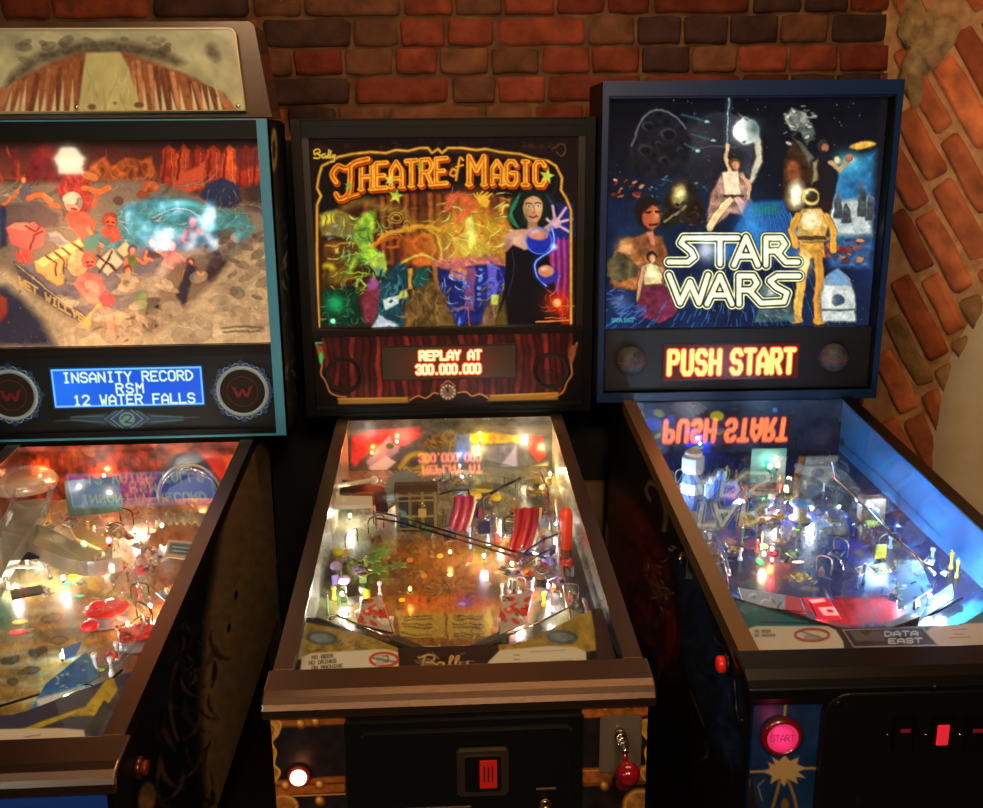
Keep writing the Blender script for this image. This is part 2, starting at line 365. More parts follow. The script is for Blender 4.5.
# right wall: a vault springer turned 45 degrees to the rear wall, its courses running steeply down
c45 = math.sqrt(.5)
def rw(s,t,d):
    b = .05*max(0,t-1.4)**2
    return (1.135+s*c45-(d+b)*c45, WY-s*c45-(d+b)*c45, t)
def rwhit(px, py):
    n = np.array([c45, c45, 0]); d = FW+(px-491.5)/F*RT-(py-404)/F*UP; P0 = np.array([1.135, WY, 0])
    X = CAM + d*((n@(P0-CAM))/(n@d)); return ((X[0]-1.135)/c45, X[2]+H0)
ang = math.radians(-57); ca, sa = math.cos(ang), math.sin(ang)
def rwrot(s,t,d):   # course frame -> wall frame
    x, y = s*ca - t*sa, s*sa + t*ca
    return rw(x, y+1.6, d)
rects = []
t = -1.7
while t < 1.7:
    h = R.uniform(.054,.066); s = -1.9+R.uniform(0,.2)
    while s < 1.9:
        w = R.uniform(.17,.26); cx, cy = s+w/2, t+h/2; x, y = cx*ca-cy*sa, cx*sa+cy*ca+1.6
        if .05 < x < 1.3 and .3 < y < 2.7 and not (x < .2 and y > 2.0): rects.append((s, s+w, t, t+h, brickcol(.0,(190,106,66))))
        s += w + R.uniform(.012,.02)
    t += h + R.uniform(.010,.018)
def rwall_frame(x,y,d):
    return rw(x,y,d)
V0 = bricks('wall_right', rwrot, rects, ((-.01,.02,-.01,.02),(168,132,94)))
bed = MB(); n = 30
vs = [rw(-.02+1.4*i/(n-1), 2.76*j/(n-1), .004*math.sin(i*2.1)*math.sin(j*1.7)) for j in range(n) for i in range(n)]
bed.add(vs, [(j*n+i,j*n+i+1,(j+1)*n+i+1,(j+1)*n+i) for j in range(n-1) for i in range(n-1)], 0, True)
structure(bed.build('trim_1', mat('lime_mortar', (196,150,104), .95, noise=(150,108,72), bump=.8, nscale=30, spec=.1)))
# plaster lump at the springing and the smooth plastered arch below
pl = MB(); cxp, cyp = rwhit(925, 45); nr, na = 7, 26; vs = [rw(cxp, cyp, .05)]
for i in range(1, nr):
    for k in range(na):
        q = 2*math.pi*k/na; r = (.10+.03*math.sin(3*q+1)+.018*math.sin(7*q))*i/(nr-1)
        vs.append(rw(cxp+r*math.cos(q)*.75, cyp+r*1.35*math.sin(q), .05*(1-(i/(nr-1))**2)+.006*math.sin(9*q+i*2)*(1 if i < nr-1 else 0)-(.01 if i == nr-1 else 0)))
pl.add(vs, [(0,1+k,1+(k+1)%na) for k in range(na)] + [(1+(i-1)*na+k,1+i*na+k,1+i*na+(k+1)%na,1+(i-1)*na+(k+1)%na) for i in range(1,nr-1) for k in range(na)], 0, True)
structure(pl.build('trim_2', mat('rough_plaster', (178,150,104), .95, noise=(120,92,60), bump=1., nscale=26, spec=.1)))
edge = [rwhit(*q) for q in ((1040,215),(983,283),(968,312),(952,340),(940,366),(931,392),(925,415),(922,440),(918,480),(914,530),(908,600),(900,720),(890,850))]
arch = MB(); vs = []; m_ = 14
for (x, y) in edge:
    for k in range(m_):
        q = k/(m_-1); vs.append(rw(x+q*.9, y, -.01 + .05*min(1,(q*9))**.5 ))
arch.add(vs, [(i*m_+k,i*m_+k+1,(i+1)*m_+k+1,(i+1)*m_+k) for i in range(len(edge)-1) for k in range(m_-1)], 0, True)
structure(arch.build('trim_3', mat('smooth_plaster', (214,200,172), .9, noise=(196,178,146), bump=.25, nscale=9, spec=.1)))
# floor, ceiling and the far sides of the room
fl = MB().box((-2.7,-3.6,-.05),(2.4,1.5,0)); structure(fl.build('floor', mat('dark_floor', (46,38,32), .6, noise=(30,24,20))))
wl = MB().box((-2.7,-3.6,0),(-2.6,1.5,2.75)); structure(wl.build('wall_left', mat('dim_wall', (44,30,22), .9, noise=(34,22,16), bump=.5, nscale=12)))
wf = MB().box((-2.7,-3.7,0),(2.4,-3.6,2.75)); structure(wf.build('wall_front', mat('dim_wall')))
we = MB().box((2.3,-3.6,0),(2.4,1.5,2.75)); structure(we.build('wall_east', mat('dim_wall')))
ce = MB().box((-2.7,-3.7,2.75),(2.4,1.5,2.85)); structure(ce.build('ceiling', mat('dim_ceiling', (70,52,40), .9)))

# plywood boards propped against the wall between the machines
def board(x0, x1, z1, y, label, holes=()):
    b = MB(); b.rbox((x0, y, .002), (x1, y+.018, z1), .002)
    for hx, hz in holes: b.lathe([(.008,0),(.008,.0015)], (hx, y+.0005, hz), 14, 1, 'y', False)
    o = b.build('plywood_board', [mat('plywood', (150,118,76), .8, noise=(118,90,56), nscale=7), mat('board_hole', (10,8,6), .9)])
    o['label'] = label; o['category'] = 'board'; return o
def wallpt(px, py, y):
    d = FW+(px-491.5)/F*RT-(py-404)/F*UP; X = CAM+d*((y-CAM[1])/d[1]); return X[0], X[2]+H0
x1, z1 = wallpt(609, 482, 1.38); board(x1-.3, x1, z1, 1.38, 'narrow strip of plain plywood board showing right of the magic machine')

# ------------------------------------------------------------------ lamps and camera
def lamp(name, kind, loc, power, col, size=.1, rot=None, parent=None, spot=None, sy=None):
    l = bpy.data.lights.new(name, kind); l.energy = power; l.color = srgb(col)[:3]
    if kind == 'AREA':
        l.size = size
        if sy: l.shape = 'RECTANGLE'; l.size_y = sy
    else: l.shadow_soft_size = size
    if kind == 'SPOT': l.spot_size = spot; l.spot_blend = 1
    o = bpy.data.objects.new(name, l); COL.objects.link(o); o.location = loc
    if rot: o.rotation_euler = rot
    if parent: o.parent = parent
    return o
# tiered white pendant lamp hanging behind the photographer: seen as a reflection in the rafting backglass
def mirror_point(m, px, py, dist, y):
    """where a thing must stand in the room to be mirrored at this place of a backglass"""
    ox, oy, oz, a = PLACE[m]; n = np.array([-math.sin(a), math.cos(a), 0.]); n *= -1
    P = CAM_W(); X = WORLD(hit(m, px, py, (0,1,0), y), m); d = X-P; t = np.linalg.norm(d); d /= t
    r = d - 2*n*(n@d); return X + r*(dist-t)
def WORLD(p, m):
    ox, oy, oz, a = PLACE[m]; c, s = math.cos(a), math.sin(a); return np.array([ox+p[0]*c-p[1]*s, oy+p[0]*s+p[1]*c, oz+p[2]+H0])
def CAM_W(): return CAM + np.array([0,0,H0])
lp = mirror_point('l', 70, 161, 4.7, BY+.02)
pend = empty('pendant_lamp', tuple(lp), 0, 'white tiered pendant lampshade mirrored in the upper left of the rafting backglass', 'lamp')
sh = MB(); sh.lathe([(.020,.055),(.030,.052),(.044,.030),(.066,.006),(.050,.000),(.056,-.012),(.046,-.018),(.050,-.050),(.044,-.050),(.040,.0),(.02,.05)], n=8, smooth=False)
sh.build('shade', mat('lit_shade', (255,240,210), .6, emit=(255,238,196), es=26), pend)
MB().tube([(0,0,.05),(0,0,2.75-lp[2])], .003).build('cord', mat('black_plastic', (14,14,15), .4), pend)
lp2 = mirror_point('l', 172, 226, 4.4, BY+.02)
scr = empty('wall_screen', (lp2[0], max(lp2[1],-3.55), lp2[2]), 0, 'bright cyan and white wall screen mirrored in the middle of the rafting backglass', 'screen')
MB().rbox((-.2,-.03,-.12),(.2,0,.12), .004).build('housing', mat('black_plastic'), scr)
MB().box((-.18,0,-.10),(.18,.004,.10), 0).build('display', mat('lit_screen', (0,0,0), .3, emit=(120,215,255), es=24), scr)
_m = MATS['lit_screen']; _n = _m.node_tree; _t = _n.nodes.new('ShaderNodeTexCoord'); _g = _n.nodes.new('ShaderNodeTexNoise'); _g.inputs['Scale'].default_value = 11; _g.inputs['Detail'].default_value = 5
_r = _n.nodes.new('ShaderNodeValToRGB'); _e = _r.color_ramp.elements; _e[0].position = .44; _e[0].color = (.0,.01,.02,1); _e[1].position = .62; _e[1].color = (.9,1,1,1); _x = _e.new(.53); _x.color = (.03,.30,.45,1)
_n.links.new(_t.outputs['Object'], _g.inputs['Vector']); _n.links.new(_g.outputs['Fac'], _r.inputs['Fac']); _n.links.new(_r.outputs['Color'], _n.nodes['Principled BSDF'].inputs['Emission Color'])

lamp('ceiling_glow', 'AREA', (.3,.35,2.72), 13, (255,206,150), 1.4, (0,0,0), sy=.5)
lamp('front_fill', 'AREA', (.35,-1.9,2.45), 26, (255,214,168), .4, (math.radians(52),0,0))  # unseen fill light, added to brighten the gap and machine fronts
lamp('front_fill', 'AREA', (-.75,-2.0,2.45), 18, (255,210,160), .4, (math.radians(52),0,0))  # second unseen fill, added for the space machine's left side
lamp('arch_fill', 'SPOT', (1.05,.6,1.6), 6, (255,225,190), .05, (math.radians(95),0,math.radians(-42)), spot=1.5)  # unseen spot, added to brighten the right wall
w = bpy.data.worlds.new('dim_room'); scene.world = w; w.use_nodes = True; w.node_tree.nodes['Background'].inputs[0].default_value = (.02,.015,.01,1); w.node_tree.nodes['Background'].inputs[1].default_value = .5
cam = bpy.data.cameras.new('camera'); co = bpy.data.objects.new('camera', cam); COL.objects.link(co)
cam.sensor_fit = 'HORIZONTAL'; cam.sensor_width = 36; cam.lens = F*36/983; cam.clip_start = .05
M = Matrix([[RT[0],UP[0],-FW[0],CAM[0]],[RT[1],UP[1],-FW[1],CAM[1]],[RT[2],UP[2],-FW[2],CAM[2]+H0],[0,0,0,1]]); co.matrix_world = M
scene.camera = co
scene.view_settings.view_transform = 'Standard'; scene.view_settings.look = 'None'; scene.view_settings.exposure = 0; scene.view_settings.gamma = 1; scene.view_settings.use_curve_mapping = False
# ================================================================== the machines: cabinets, backboxes, glass
blackp = mat('black_plastic', (10,10,11), .4, spec=.3); blackw = mat('black_laminate', (6,6,7), .45, spec=.2)
chrome = mat('chrome', (225,215,205), .16, 1.); steel = mat('brushed_steel', (205,180,158), .32, 1.)
darkmetal = mat('black_metal', (22,22,23), .35, .6); white = mat('white_plastic', (235,232,222), .4); woodm = mat('playfield_wood', (176,130,80), .5, noise=(150,104,60), nscale=14)
glassm = clearmat('table_glass', rough=.012, f0=.045); clearp = clearmat('clear_plastic', (236,240,238), .06, .07, .05)
rubber = mat('black_rubber', (18,18,18), .7); brass = mat('brass', (196,150,70), .3, .9)
red = mat('red_plastic', (190,24,22), .3); HB = H0   # local z in this file is measured from the lock bar

def make_machine(m, label, side, railmat, lockmat, bb, frame_mat, frame, sidecol):
    ox, oy, oz, a = PLACE[m]
    root = empty('pinball_machine', (ox, oy, oz+H0), a, label, 'pinball machine', )
    W = .2835; t = .019
    zt = lambda y: GS*y - .004
    def prof(y0, y1, zb=-.46): return [(y0,zb),(y1,zb),(y1,zt(min(y1,1.06))),(1.06,zt(1.06)) if y1 > 1.06 else (y1,zt(y1)),(y0,zt(y0))]
    cab = MB()
    for sx in (-1, 1): cab.prism(prof(-.07, 1.33), 'x', sx*(W-t), sx*W, 0)
    cab.box((-W+t,-.07,-.46),(W-t,-.07+t,-.022), 0)
    cab.box((-W+t,1.31,-.46),(W-t,1.33,.09), 1); cab.box((-W+t,-.05,-.46),(W-t,1.31,-.445), 1)
    cab.box((-W+t,1.075,-.2),(W-t,1.095,.098), 1)                   # rear board of the playfield well
    cab.prism([(1.09,-.46),(1.33,-.46),(1.33,bb['z1']-.002),(1.09,bb['z1']-.002)], 'x', -W, W, 1)
    cabo = cab.build('cabinet', [sidecol, blackw], root)
    # rails and lock bar
    for sx in (-1, 1):
        r = MB(); x0, x1 = sx*(W-.026), sx*(W+.004)
        r.prism([(.001,zt(.001)+.0035),(1.078,zt(1.078)+.0035),(1.078,zt(1.078)+.0075),(.001,zt(.001)+.0075)], 'x', x0, x1, 0)
        r.prism([(.001,zt(.001)-.022),(1.078,zt(1.078)-.022),(1.078,zt(1.078)+.0035),(.001,zt(.001)+.0035)], 'x', sx*(W+.0005), x1, 0)
        r.build('side_rail', railmat[0 if sx < 0 else 1], root)
    lb = MB(); w2 = W+.012; sec = [(.002,.002),(-.052,-.003),(-.066,-.007),(-.074,-.014),(-.078,-.022),(-.079,-.037),(-.072,-.037),(-.068,-.018),(.002,-.010)]
    if m == 's': sec = [(.004,.004),(-.05,.002),(-.07,-.004),(-.082,-.012),(-.084,-.026),(-.08,-.038),(-.068,-.038),(-.064,-.014),(.004,-.010)]
    lb.prism(sec, 'x', -w2, w2, 0); o = lb.build('lockbar', lockmat, root)
    bv = o.modifiers.new('soft_edges', 'BEVEL'); bv.width = .004; bv.segments = 3; bv.limit_method = 'ANGLE'; bv.angle_limit = .5
    # glass, legs
    g = MB(); g.prism([(.004,-.0028),(GL+.02,GS*(GL+.016)-.0028),(GL+.02,GS*(GL+.016)-.0006),(.004,-.0006)], 'x', -W+.024, W-.024); g.build('glass', glassm, root)
    for sx in (-1,1):
        for y0, sg in ((-.075,1),(1.31,-1)):
            l = MB(); z0 = -.46-(H0-.46-0)+.0; zt_ = -.30
            x = sx*(W+.006); zz = -H0-oz+.03
            l.prism([(x-sx*.045,y0),(x,y0),(x,y0+sg*.045),(x-sx*.006,y0+sg*.045),(x-sx*.006,y0+sg*.006),(x-sx*.045,y0+sg*.006)], 'z', zz, zt_)
            lo = l.build('leg', mat('leg_metal', (120,112,104), .3, .9), root)
            f_ = MB(); f_.lathe([(.026,0),(.026,.006),(.010,.012),(.010,.035)], (x-sx*.012, y0+sg*.012, -H0-oz), 14); f_.build('leg_leveler', darkmetal, lo)
    # backbox shell
    b = bb['b']; z1, z2 = bb['z1'], bb['z2']; T = .017; yb = 1.33
    B = MB()
    for sx in (-1,1): B.box((min(sx*b,sx*(b-T)),BY,z1),(max(sx*b,sx*(b-T)),yb,z2), 1)
    B.box((-b+T,BY,z2-T),(b-T,yb,z2), 1); B.box((-b+T,BY,z1),(b-T,yb,z1+T), 1); B.box((-b+T,yb-.012,z1+T),(b-T,yb,z2-T), 1)
    box_ = B.build('backbox', [sidecol, blackw], root)
    # front edge trim all round
    e = MB(); fl_, fr, ft, fb_ = frame
    e.box((-b-.001,BY-.004,z1-.001),(-b+fl_,BY+.004,z2+.001)); e.box((b-fr,BY-.004,z1-.001),(b+.001,BY+.004,z2+.001))
    e.box((-b+fl_,BY-.004,z2-ft),(b-fr,BY+.004,z2+.001)); e.box((-b+fl_,BY-.004,z1-.001),(b-fr,BY+.004,z1+fb_))
    e.build('edge_trim', frame_mat, box_)
    return root, box_, cabo

def flatpanel(name, m, x0, x1, z0, z1, y, draw, material, parent, nu=300, **k):
    nv = int(nu*(z1-z0)/(x1-x0))
    return panel(name, m, lambda u,v: (x0+(x1-x0)*u, y+0*u, z1+(z0-z1)*v), nu, nv, draw, material, parent, **k)
def backing(name, x0, x1, z0, z1, y0, y1, parent, material=None, **k):
    return MB().rbox((x0,y0,z0),(x1,y1,z1), .002).build(name, material or blackp, parent, **k)
def playfield(m, draw, parent, material, x=.264, nu=270, nv=330):
    yb = 1.074
    p = panel('playfield', m, lambda u,v: (-x+2*x*u, .0+yb*(1-v), Z00+PS*yb*(1-v)), nu, nv, draw, material, parent)
    return p
def backboard(m, draw, parent, material, x=.264):
    y = 1.0745
    return panel('back_panel', m, lambda u,v: (-x+2*x*u, y+0*u, GS*y-.002 + (pz(y)-GS*y+.002)*v), 200, 60, draw, material, parent)
def sideart(name, m, sx, draw, parent, material, x=.2840, y0=-.06, y1=1.30, zb=-.455, nu=260, nv=150):
    def fn(u, v):
        y = y0+(y1-y0)*u; top = GS*np.minimum(y,1.06)-.030
        return sx*x+0*u, y, top+(zb-top)*v
    return panel(name, m, fn, nu, nv, draw, material, parent)
def innerwall(name, m, sx, draw, parent, material, x=.2638):
    def fn(u, v):
        y = .0+1.073*u; top = GS*y-.004
        return sx*x+0*u, y, top+(pz(y)-top)*v
    return panel(name, m, fn, 220, 30, draw, material, parent)
def dotdisplay(name, m, x0, x1, z0, z1, y, draw, parent, bgc, es=1.):
    """score display: draws in a 128 x 32 dot layout"""
    u, v = np.meshgrid(np.linspace(0,1,420), np.linspace(0,1,110))
    c = Canvas(u*128, v*32, bg=bgc); draw(c)
    me = bpy.data.meshes.new(name); nu, nv = 420, 110
    co = np.stack([x0+(x1-x0)*u, y+0*u, z1+(z0-z1)*v],-1).reshape(-1,3); i = np.arange(nu*nv).reshape(nv,nu)
    q = np.stack([i[:-1,:-1],i[:-1,1:],i[1:,1:],i[1:,:-1]],-1).reshape(-1,4)
    me.from_pydata(co.tolist(), [], q.tolist()); me.update()
    a = me.color_attributes.new('Art','FLOAT_COLOR','POINT'); d = np.ones((len(co),4)); d[:,:3] = c.linear().reshape(-1,3); a.data.foreach_set('color', d.ravel())
    me.materials.append(artmat('score_display_'+m, emit=es, rough=.25, base=.01)); return link(name, me, parent)
def bulb(m, p, power, col=(255,236,200), r=.0045, parent=None, name='bulb', glow=None, h=0):
    """small lit bulb: a glowing globe on a socket with the light it gives"""
    p = Vector(p); p.x = max(-.248, min(.248, p.x)); p.y = min(p.y, 1.062); mb = MB(); mb.ball(p, r, 0, 12, 1.25); mb.cyl((p.x,p.y,p.z-r*2.4), r*.6, r*1.6, 10, 1)
    key = 'lit_%d_%d_%d' % tuple(col); g = mat(key, (255,255,255), .4, emit=col, es=glow or 7)
    g.cycles.emission_sampling = 'NONE'
    o = mb.build(name, [g, darkmetal], parent)
    l = lamp(name+'_light', 'POINT', (p.x, p.y, p.z+r*2.2), power, col, .0055, parent=parent)
    return o
def insert(m, px, py, rx, ry, col, parent, lit=0, name='insert', rot=0):
    p = at(m, px, py, .0006); mb = MB(); n = 16
    pts = [(p.x+rx*math.cos(2*math.pi*k/n)*math.cos(rot)-ry*math.sin(2*math.pi*k/n)*math.sin(rot), p.y+rx*math.cos(2*math.pi*k/n)*math.sin(rot)+ry*math.sin(2*math.pi*k/n)*math.cos(rot)) for k in range(n)]
    mb.prism(pts, 'z', lambda q: pz(q[1],.0003), lambda q: pz(q[1],.0014))
    return mb.build(name, mat('insert_%d_%d_%d_%d' % (*col, int(lit*10)), col, .25, emit=col if lit else None, es=lit), parent)
def post(p, h, r, material, parent, name='post', cap=None):
    mb = MB(); mb.lathe([(r,0),(r,h*.2),(r*.6,h*.25),(r*.6,h*.75),(r,h*.8),(r,h)], p, 14, 0); 
    if cap: mb.lathe([(r*.7,h),(r*.7,h+.003),(r*.3,h+.005)], p, 10, 1)
    return mb.build(name, [material]+([cap] if cap else []), parent)
def plate(m, pxs, h, th, material, parent, name='plastic', draw=None, art=None, **k):
    """flat cut plastic over the playfield at height h; outline given at layout points"""
    P = [at(m, *q, h) for q in pxs]; mb = MB(); mb.prism([(p.x,p.y) for p in P], 'z', lambda q: pz(q[1],h), lambda q: pz(q[1],h+th))
    return mb.build(name, material, parent, **k)
def artplate(m, pxs, h, draw, parent, name='plastic', material=None, bg=(200,200,200), n=50, th=.002):
    """cut plastic with printed art: a quadrilateral (bilinear) sheet with a rim"""
    A, B, Cc, D = [at(m, *q, h) for q in pxs]
    def fn(u, v):
        P = [(1-u)*(1-v)*A[i]+u*(1-v)*B[i]+u*v*Cc[i]+(1-u)*v*D[i] for i in range(3)]; return P[0], P[1], P[2]
    o = panel(name, m, fn, n, n, draw, material or artmat('printed_plastic', rough=.25), parent, bg=bg)
    so = o.modifiers.new('thickness', 'SOLIDIFY'); so.thickness = th; so.offset = 0
    return o
def wire(m, pts, r=.0016, material=None, parent=None, name='wire_guide', **k):
    return MB().tube([at(m, px, py, h) for px, py, h in pts], r, 7).build(name, material or chrome, parent, **k)
def smoothpath(pts, n=6):
    P = [Vector(p) for p in pts]; out = []
    for i in range(len(P)-1):
        a, b, c, d = P[max(i-1,0)], P[i], P[i+1], P[min(i+2,len(P)-1)]
        for k in range(n):
            t = k/n; out.append(.5*((2*b)+(c-a)*t+(2*a-5*b+4*c-d)*t*t+(3*b-a-3*c+d)*t**3))
    return out+[P[-1]]
def bumper(m, px, py, capcol, parent, r=.03, h=.045, lit=0., light=0):
    p = at(m, px, py, 0); mb = MB()
    mb.lathe([(r*.95,0),(r*1.0,.006),(r*.6,.010),(r*.6,h*.8),(r*.9,h*.84),(r*.9,h*.9)], p, 24, 0)
    o = mb.build('pop_bumper', mat('bumper_body', (120,108,96), .4), parent)
    c = MB().lathe([(r*.98,h*.9),(r*1.05,h*.95),(r*1.05,h*1.02),(r*.8,h*1.14),(r*.3,h*1.2),(.002,h*1.21)], p, 28)
    # raised ribs on the cap
    for k in range(8):
        q = k*math.pi/4; c.tube([(p.x+r*.3*math.cos(q),p.y+r*.3*math.sin(q),p.z+h*1.2),(p.x+r*.9*math.cos(q),p.y+r*.9*math.sin(q),p.z+h*1.1)], .0012, 5)
    c.build('bumper_cap', mat('bumper_cap_%d_%d_%d' % capcol, capcol, .25, emit=capcol if lit else None, es=lit, coat=.5), o)
    return o
def flipper(m, px, py, px2, py2, parent, col=white, band=None):
    a, b = at(m,px,py,.012), at(m,px2,py2,.012); d = (b-a); d.z = 0; L = d.length; d.normalize(); n = Vector((-d.y,d.x,0)); mb = MB(); pts = []
    for k in range(9): q = math.pi/2+math.pi*k/8; pts.append((a.x+.010*(d.x*math.cos(q)+n.x*math.sin(q)), a.y+.010*(d.y*math.cos(q)+n.y*math.sin(q))))
    for k in range(9): q = -math.pi/2+math.pi*k/8; pts.append((b.x+.006*(d.x*math.cos(q)+n.x*math.sin(q)), b.y+.006*(d.y*math.cos(q)+n.y*math.sin(q))))
    mb.prism(pts, 'z', lambda q: pz(q[1],.004), lambda q: pz(q[1],.024)); o = mb.build('flipper', col, parent)
    c = Vector((sum(p[0] for p in pts)/18, sum(p[1] for p in pts)/18)); rb = MB(); rb.prism([(c.x+(p[0]-c.x)*1.06,c.y+(p[1]-c.y)*1.2) for p in pts], 'z', lambda q: pz(q[1],.008), lambda q: pz(q[1],.018))
    rb.build('flipper_rubber', band or red, o); return o
def target(m, px, py, col, parent, w=.016, h=.028, rz=0):
    p = at(m, px, py, 0); mb = MB(); mb.box((p.x-w/2,p.y-.002,p.z+.004),(p.x+w/2,p.y+.002,p.z+h), 0, rz); mb.box((p.x-.003,p.y+.002,p.z),(p.x+.003,p.y+.006,p.z+h*.8), 1, rz, (p.x,p.y))
    return mb.build('target', [mat('target_%d_%d_%d' % col, col, .35), darkmetal], parent)

def clutter(m, box, n, cols, parent, seed=0, hmax=.05):
    """posts, nuts, small printed plastics and wire loops crowding a part of the playfield; box in layout points"""
    Rr = random.Random(seed)
    for k in range(n):
        px, py = Rr.uniform(box[0],box[1]), Rr.uniform(box[2],box[3]); t = Rr.random(); cl = Rr.choice(cols); p = at(m,px,py,0)
        if not (-.245 < p.x < .245 and .12 < p.y < 1.04): continue
        if t < .35:
            s = Rr.uniform(5,11); a0 = Rr.uniform(0,6.3); q = [(px+s*Rr.uniform(.6,1.2)*math.cos(a0+j*1.57), py+s*.6*Rr.uniform(.6,1.2)*math.sin(a0+j*1.57)) for j in range(4)]
            c2 = Rr.choice(cols); sd = Rr.randrange(999); h_ = Rr.uniform(.022,hmax)
            def dr(c, cl=cl, c2=c2, sd=sd, px=px, py=py):
                c.C[:] = cl; c.mottle(3,.9,sd); c.blobs(4,(px-8,px+8,py-5,py+5),(1,3),[c2,(230,226,206),(30,30,34)],sd,.8)
            Z = [at(m,*w,h_) for w in q]
            if all(-.255 < z.x < .255 for z in Z): artplate(m, q, h_, dr, parent, 'small_plastic', n=18)
        elif t < .6: post(p, Rr.uniform(.018,.04), Rr.uniform(.0028,.0045), mat('post_%d_%d_%d'%cl, cl, .3), parent, cap=chrome)
        elif t < .8:
            a = Rr.uniform(0,6.3); L = Rr.uniform(.02,.05); pts = [Vector((p.x,p.y,p.z)),Vector((p.x,p.y,p.z+.03)),Vector((p.x+L*.5*math.cos(a),p.y+L*.5*math.sin(a),p.z+.036)),Vector((p.x+L*math.cos(a),p.y+L*math.sin(a),p.z+.03)),Vector((p.x+L*math.cos(a),p.y+L*math.sin(a),p.z+.002))]
            if abs(pts[-1].x) < .255: MB().tube(smoothpath(pts,4), .0014, 6).build('wire_guide', Rr.choice([chrome,darkmetal,steel]), parent)
        elif t < .9: MB().lathe([(.006,0),(.006,.012),(.004,.014),(.002,.02)], p, 6, 0, smooth=False).build('hex_nut', steel, parent)
        else: target(m, px, py, cl, parent, .014, .024, Rr.uniform(-1.2,1.2))
def glow(m, px, py, h, power, col, parent, r=.025): return lamp('playfield_light', 'POINT', at(m,px,py,h), power, col, r, parent=parent)  # point light without a bulb, added to brighten the parts around it

def bp(m, px, py, h):
    """a bulb's place: on the playfield, or on the rear board where the playfield has ended"""
    p = at(m, px, py, h); return p if p.y < 1.05 else onb(m, px, py, 1.060)
# ================================================================== printed art, laid out in the photograph's flat coordinates
def limb(c, pts, w, col, **k): c.line(pts, w, col, **k); c.line([(x-.25*w,y-.15*w) for x,y in pts], w*.35, [min(255,v*1.2) for v in col], alpha=.5)
def head(c, x, y, r, skin, hair, face=True):
    r0 = r
    c.ell(x, y-r*.25, r*1.15, r*1.2, hair, tex=.3); c.ell(x+.1*r, y+.1*r, r*.8, r, skin)
    c.ell(x+.35*r, y+.1*r, r*.42, r*.75, [min(255,v*1.18) for v in skin], aa=1.2)
    if face and r > 5.8: c.line([(x-.4*r,y),(x-.1*r,y)], r*.18, (60,25,20)); c.line([(x+.25*r,y),(x+.55*r,y)], r*.18, (60,25,20)); c.line([(x-.2*r,y+.6*r),(x+.4*r,y+.6*r)], r*.16, (120,30,25))

